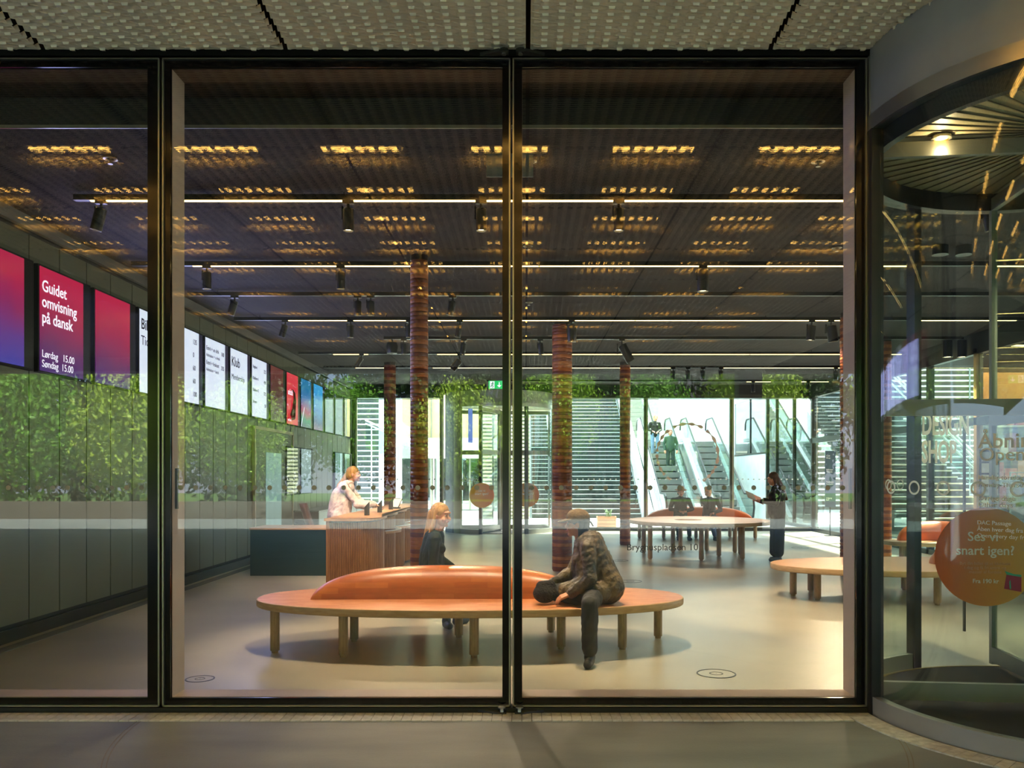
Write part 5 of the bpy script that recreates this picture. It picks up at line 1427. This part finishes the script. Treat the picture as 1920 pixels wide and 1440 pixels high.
# --- two people on the far bench
def hair4(m, h):
    m.cap(h(.05, .03, .0), h(.06, .03, -.06), .03, .02); m.cap(h(-.05, .03, .0), h(-.06, .03, -.06), .03, .02)
P, h, HM, g = person('person', 'seated person in a straw-coloured sun hat and dark shirt on the far bench, hands together', (X_at(1277, 20.85), 20.95, 0),
  dict(pel=(0,0,.54), chest=(0,-.04,.80), neck=(0,-.05,1.0), head=(0,-.07,1.155), shl=(.19,-.05,.96), shr=(-.19,-.05,.96), ell=(.27,-.12,.74), wrl=(.08,-.30,.70), elr=(-.27,-.12,.74), wrr=(-.08,-.30,.70),
       hipl=(.09,-.02,.51), hipr=(-.09,-.02,.51), knl=(.13,-.44,.50), knr=(-.13,-.44,.50), anl=(.13,-.46,.10), anr=(-.13,-.46,.10), tol=(.15,-.58,.035), tor=(-.15,-.58,.035)),
  mats(M('black_shirt', (24, 28, 24), .7), M('grey_trousers', (44, 48, 54), .8), SHOE, HAIRD), .013, hair4, headpitch=8, female=False)
q = HM.to_euler()
hb = MB().ell(h(0, .01, .085), (.088, .10, .07), q, 20, 12); hb.ell(h(0, 0, .055), (.155, .165, .014), q, 24, 8)
soft('sun_hat', hb, M('straw_hat', (176, 128, 72), .8), P, .010, 2)
def hair5(m, h):
    m.cap(h(.05, .03, .02), h(.06, .04, -.08), .035, .02); m.cap(h(-.05, .03, .02), h(-.06, .04, -.08), .035, .02); m.ell(h(-.02, .0, .10), (.07, .08, .05))
person('person', 'seated person on the far bench with light hair, raising one hand to the face', (X_at(1331, 20.85), 20.95, 0),
  dict(pel=(0,0,.54), chest=(0,-.05,.79), neck=(-.02,-.08,.99), head=(-.05,-.11,1.155), shl=(.18,-.07,.95), shr=(-.18,-.07,.95), ell=(.24,-.20,.72), wrl=(.03,-.36,.66), elr=(-.10,-.38,.78), wrr=(-.07,-.27,1.03),
       hipl=(.09,-.02,.51), hipr=(-.09,-.02,.51), knl=(.10,-.44,.52), knr=(-.07,-.46,.52), anl=(.06,-.46,.10), anr=(.02,-.60,.10), tol=(.06,-.58,.035), tor=(.06,-.72,.035)),
  mats(M('plum_black_shirt', (40, 26, 30), .7), M('blue_jeans', (60, 76, 100), .8), SHOE, M('light_hair', (206, 156, 96), .5)), .013, hair5, headpitch=10, headyaw=-20, female=False,
  hands={'r': ((.1, -.1, 1), (0, -1, 0), -1, .7)})

# --- standing woman with the tablet
def hair6(m, h):
    for k in (-1, 0, 1):
        m.cap(h(k*.05, .06, .0), h(k*.07, .09, -.18), .050, .055); m.cap(h(k*.07, .09, -.18), h(k*.07, .14, -.42), .055, .022)
    for sx in (-1, 1): m.cap(h(sx*.068, .02, .0), h(sx*.075, .01, -.20), .034, .03); m.cap(h(sx*.075, .01, -.20), h(sx*.08, .02, -.32), .03, .014)
def coat6(m):
    for a in (-.07, .0, .07): m.cap((.03, a, 1.2), (.03, a*1.2, .84), .125, .125)
def wide(m):
    for y_ in (-.08, .0, .08): m.cap((.04, y_, .80), (.02, y_*1.15, .17), .115, .105)
P, h, HM, g = person('person', 'standing woman with long auburn hair, dark jacket and wide dark trousers, reading from a tablet', (4.58, 15.62, 0),
  dict(pel=(0,0,.92), chest=(.01,0,1.16), neck=(-.005,0,1.36), head=(-.05,0,1.50), shl=(.0,-.17,1.31), shr=(.06,.17,1.31), ell=(-.05,-.22,1.06), wrl=(-.31,-.14,1.10), elr=(.10,.22,1.06), wrr=(-.18,.14,1.12),
       hipl=(.03,-.08,.88), hipr=(.03,.08,.88), knl=(.03,-.10,.48), knr=(.04,.09,.48), anl=(.02,-.11,.13), anr=(.06,.09,.13), tol=(-.13,-.13,.035), tor=(-.06,.07,.035)),
  mats(M('black_coat', (22, 20, 20), .75), M('wide_trousers', (30, 34, 34), .8), SHOEG, HAIRR), .011, hair6, headyaw=-86, headpitch=14, bulk=1.05, legbulk=1.1, extra_leg=wide, extra_top=coat6, folds=.006,
  hands={'l': ((-1, .2, .1), (0, 0, -1), -1, .25), 'r': ((-1, -.1, 0), (0, 0, -1), 1, .25)})
t = thing('open_folder', 'orange and grey open folder held by the standing woman', 'folder', (4.58-.40, 15.58, 1.155), R(8))
ob('orange_sheet', B(-.06, .16, -.14, .14, 0, .006, rot=(R(28), R(22), 0)), M('orange_paper', (226, 100, 40), .6), t)
ob('grey_sheet', B(-.17, .0, -.14, .13, .012, .018, rot=(R(28), R(22), 0)), M('grey_paper', (140, 140, 128), .6), t)

# --- two riders on the left escalator
def hair7(m, h): m.ell(h(0, .06, .06), (.06, .06, .06))
YE = 32.9; ze = .577*(YE-29)
person('person', 'rider in a black top and pale jeans, upper of the two on the escalator', (X_at(1228, YE), YE, ze-.0),
  dict(pel=(0,0,.90), chest=(0,0,1.16), neck=(0,0,1.36), head=(.02,-.02,1.50), shl=(.17,0,1.31), shr=(-.17,0,1.31), ell=(.24,-.02,1.06), wrl=(.10,-.16,.98), elr=(-.26,.0,1.06), wrr=(-.12,-.18,1.0),
       hipl=(.09,0,.86), hipr=(-.09,0,.86), knl=(.10,-.03,.47), knr=(-.10,-.03,.47), anl=(.10,.03,.09), anr=(-.10,.03,.09), tol=(.11,-.08,.035), tor=(-.11,-.08,.035)),
  mats(M('black_top', (28, 26, 22), .7), M('pale_jeans', (136, 164, 190), .8), SHOE, HAIRB), .016, hair7, folds=0)
YE = 31.9; ze = .577*(YE-29)
person('person', 'rider in a dark green shirt, lower of the two on the escalator', (X_at(1257, YE), YE, ze-.0),
  dict(pel=(0,0,.88), chest=(0,0,1.12), neck=(0,0,1.33), head=(.0,-.01,1.475), shl=(.18,0,1.28), shr=(-.18,0,1.28), ell=(.25,.02,1.03), wrl=(.22,-.10,.82), elr=(-.25,.0,1.03), wrr=(-.22,-.10,.82),
       hipl=(.09,0,.84), hipr=(-.09,0,.84), knl=(.10,-.03,.46), knr=(-.10,-.03,.46), anl=(.10,.03,.09), anr=(-.10,.03,.09), tol=(.11,-.08,.035), tor=(-.11,-.08,.035)),
  mats(M('green_shirt', (58, 84, 66), .7), M('slate_trousers', (50, 60, 62), .8), SHOE, M('brown_hair', (120, 76, 50), .5)), .016, hair7, folds=0, female=False)

bpy.data.scenes.remove(BENCH)
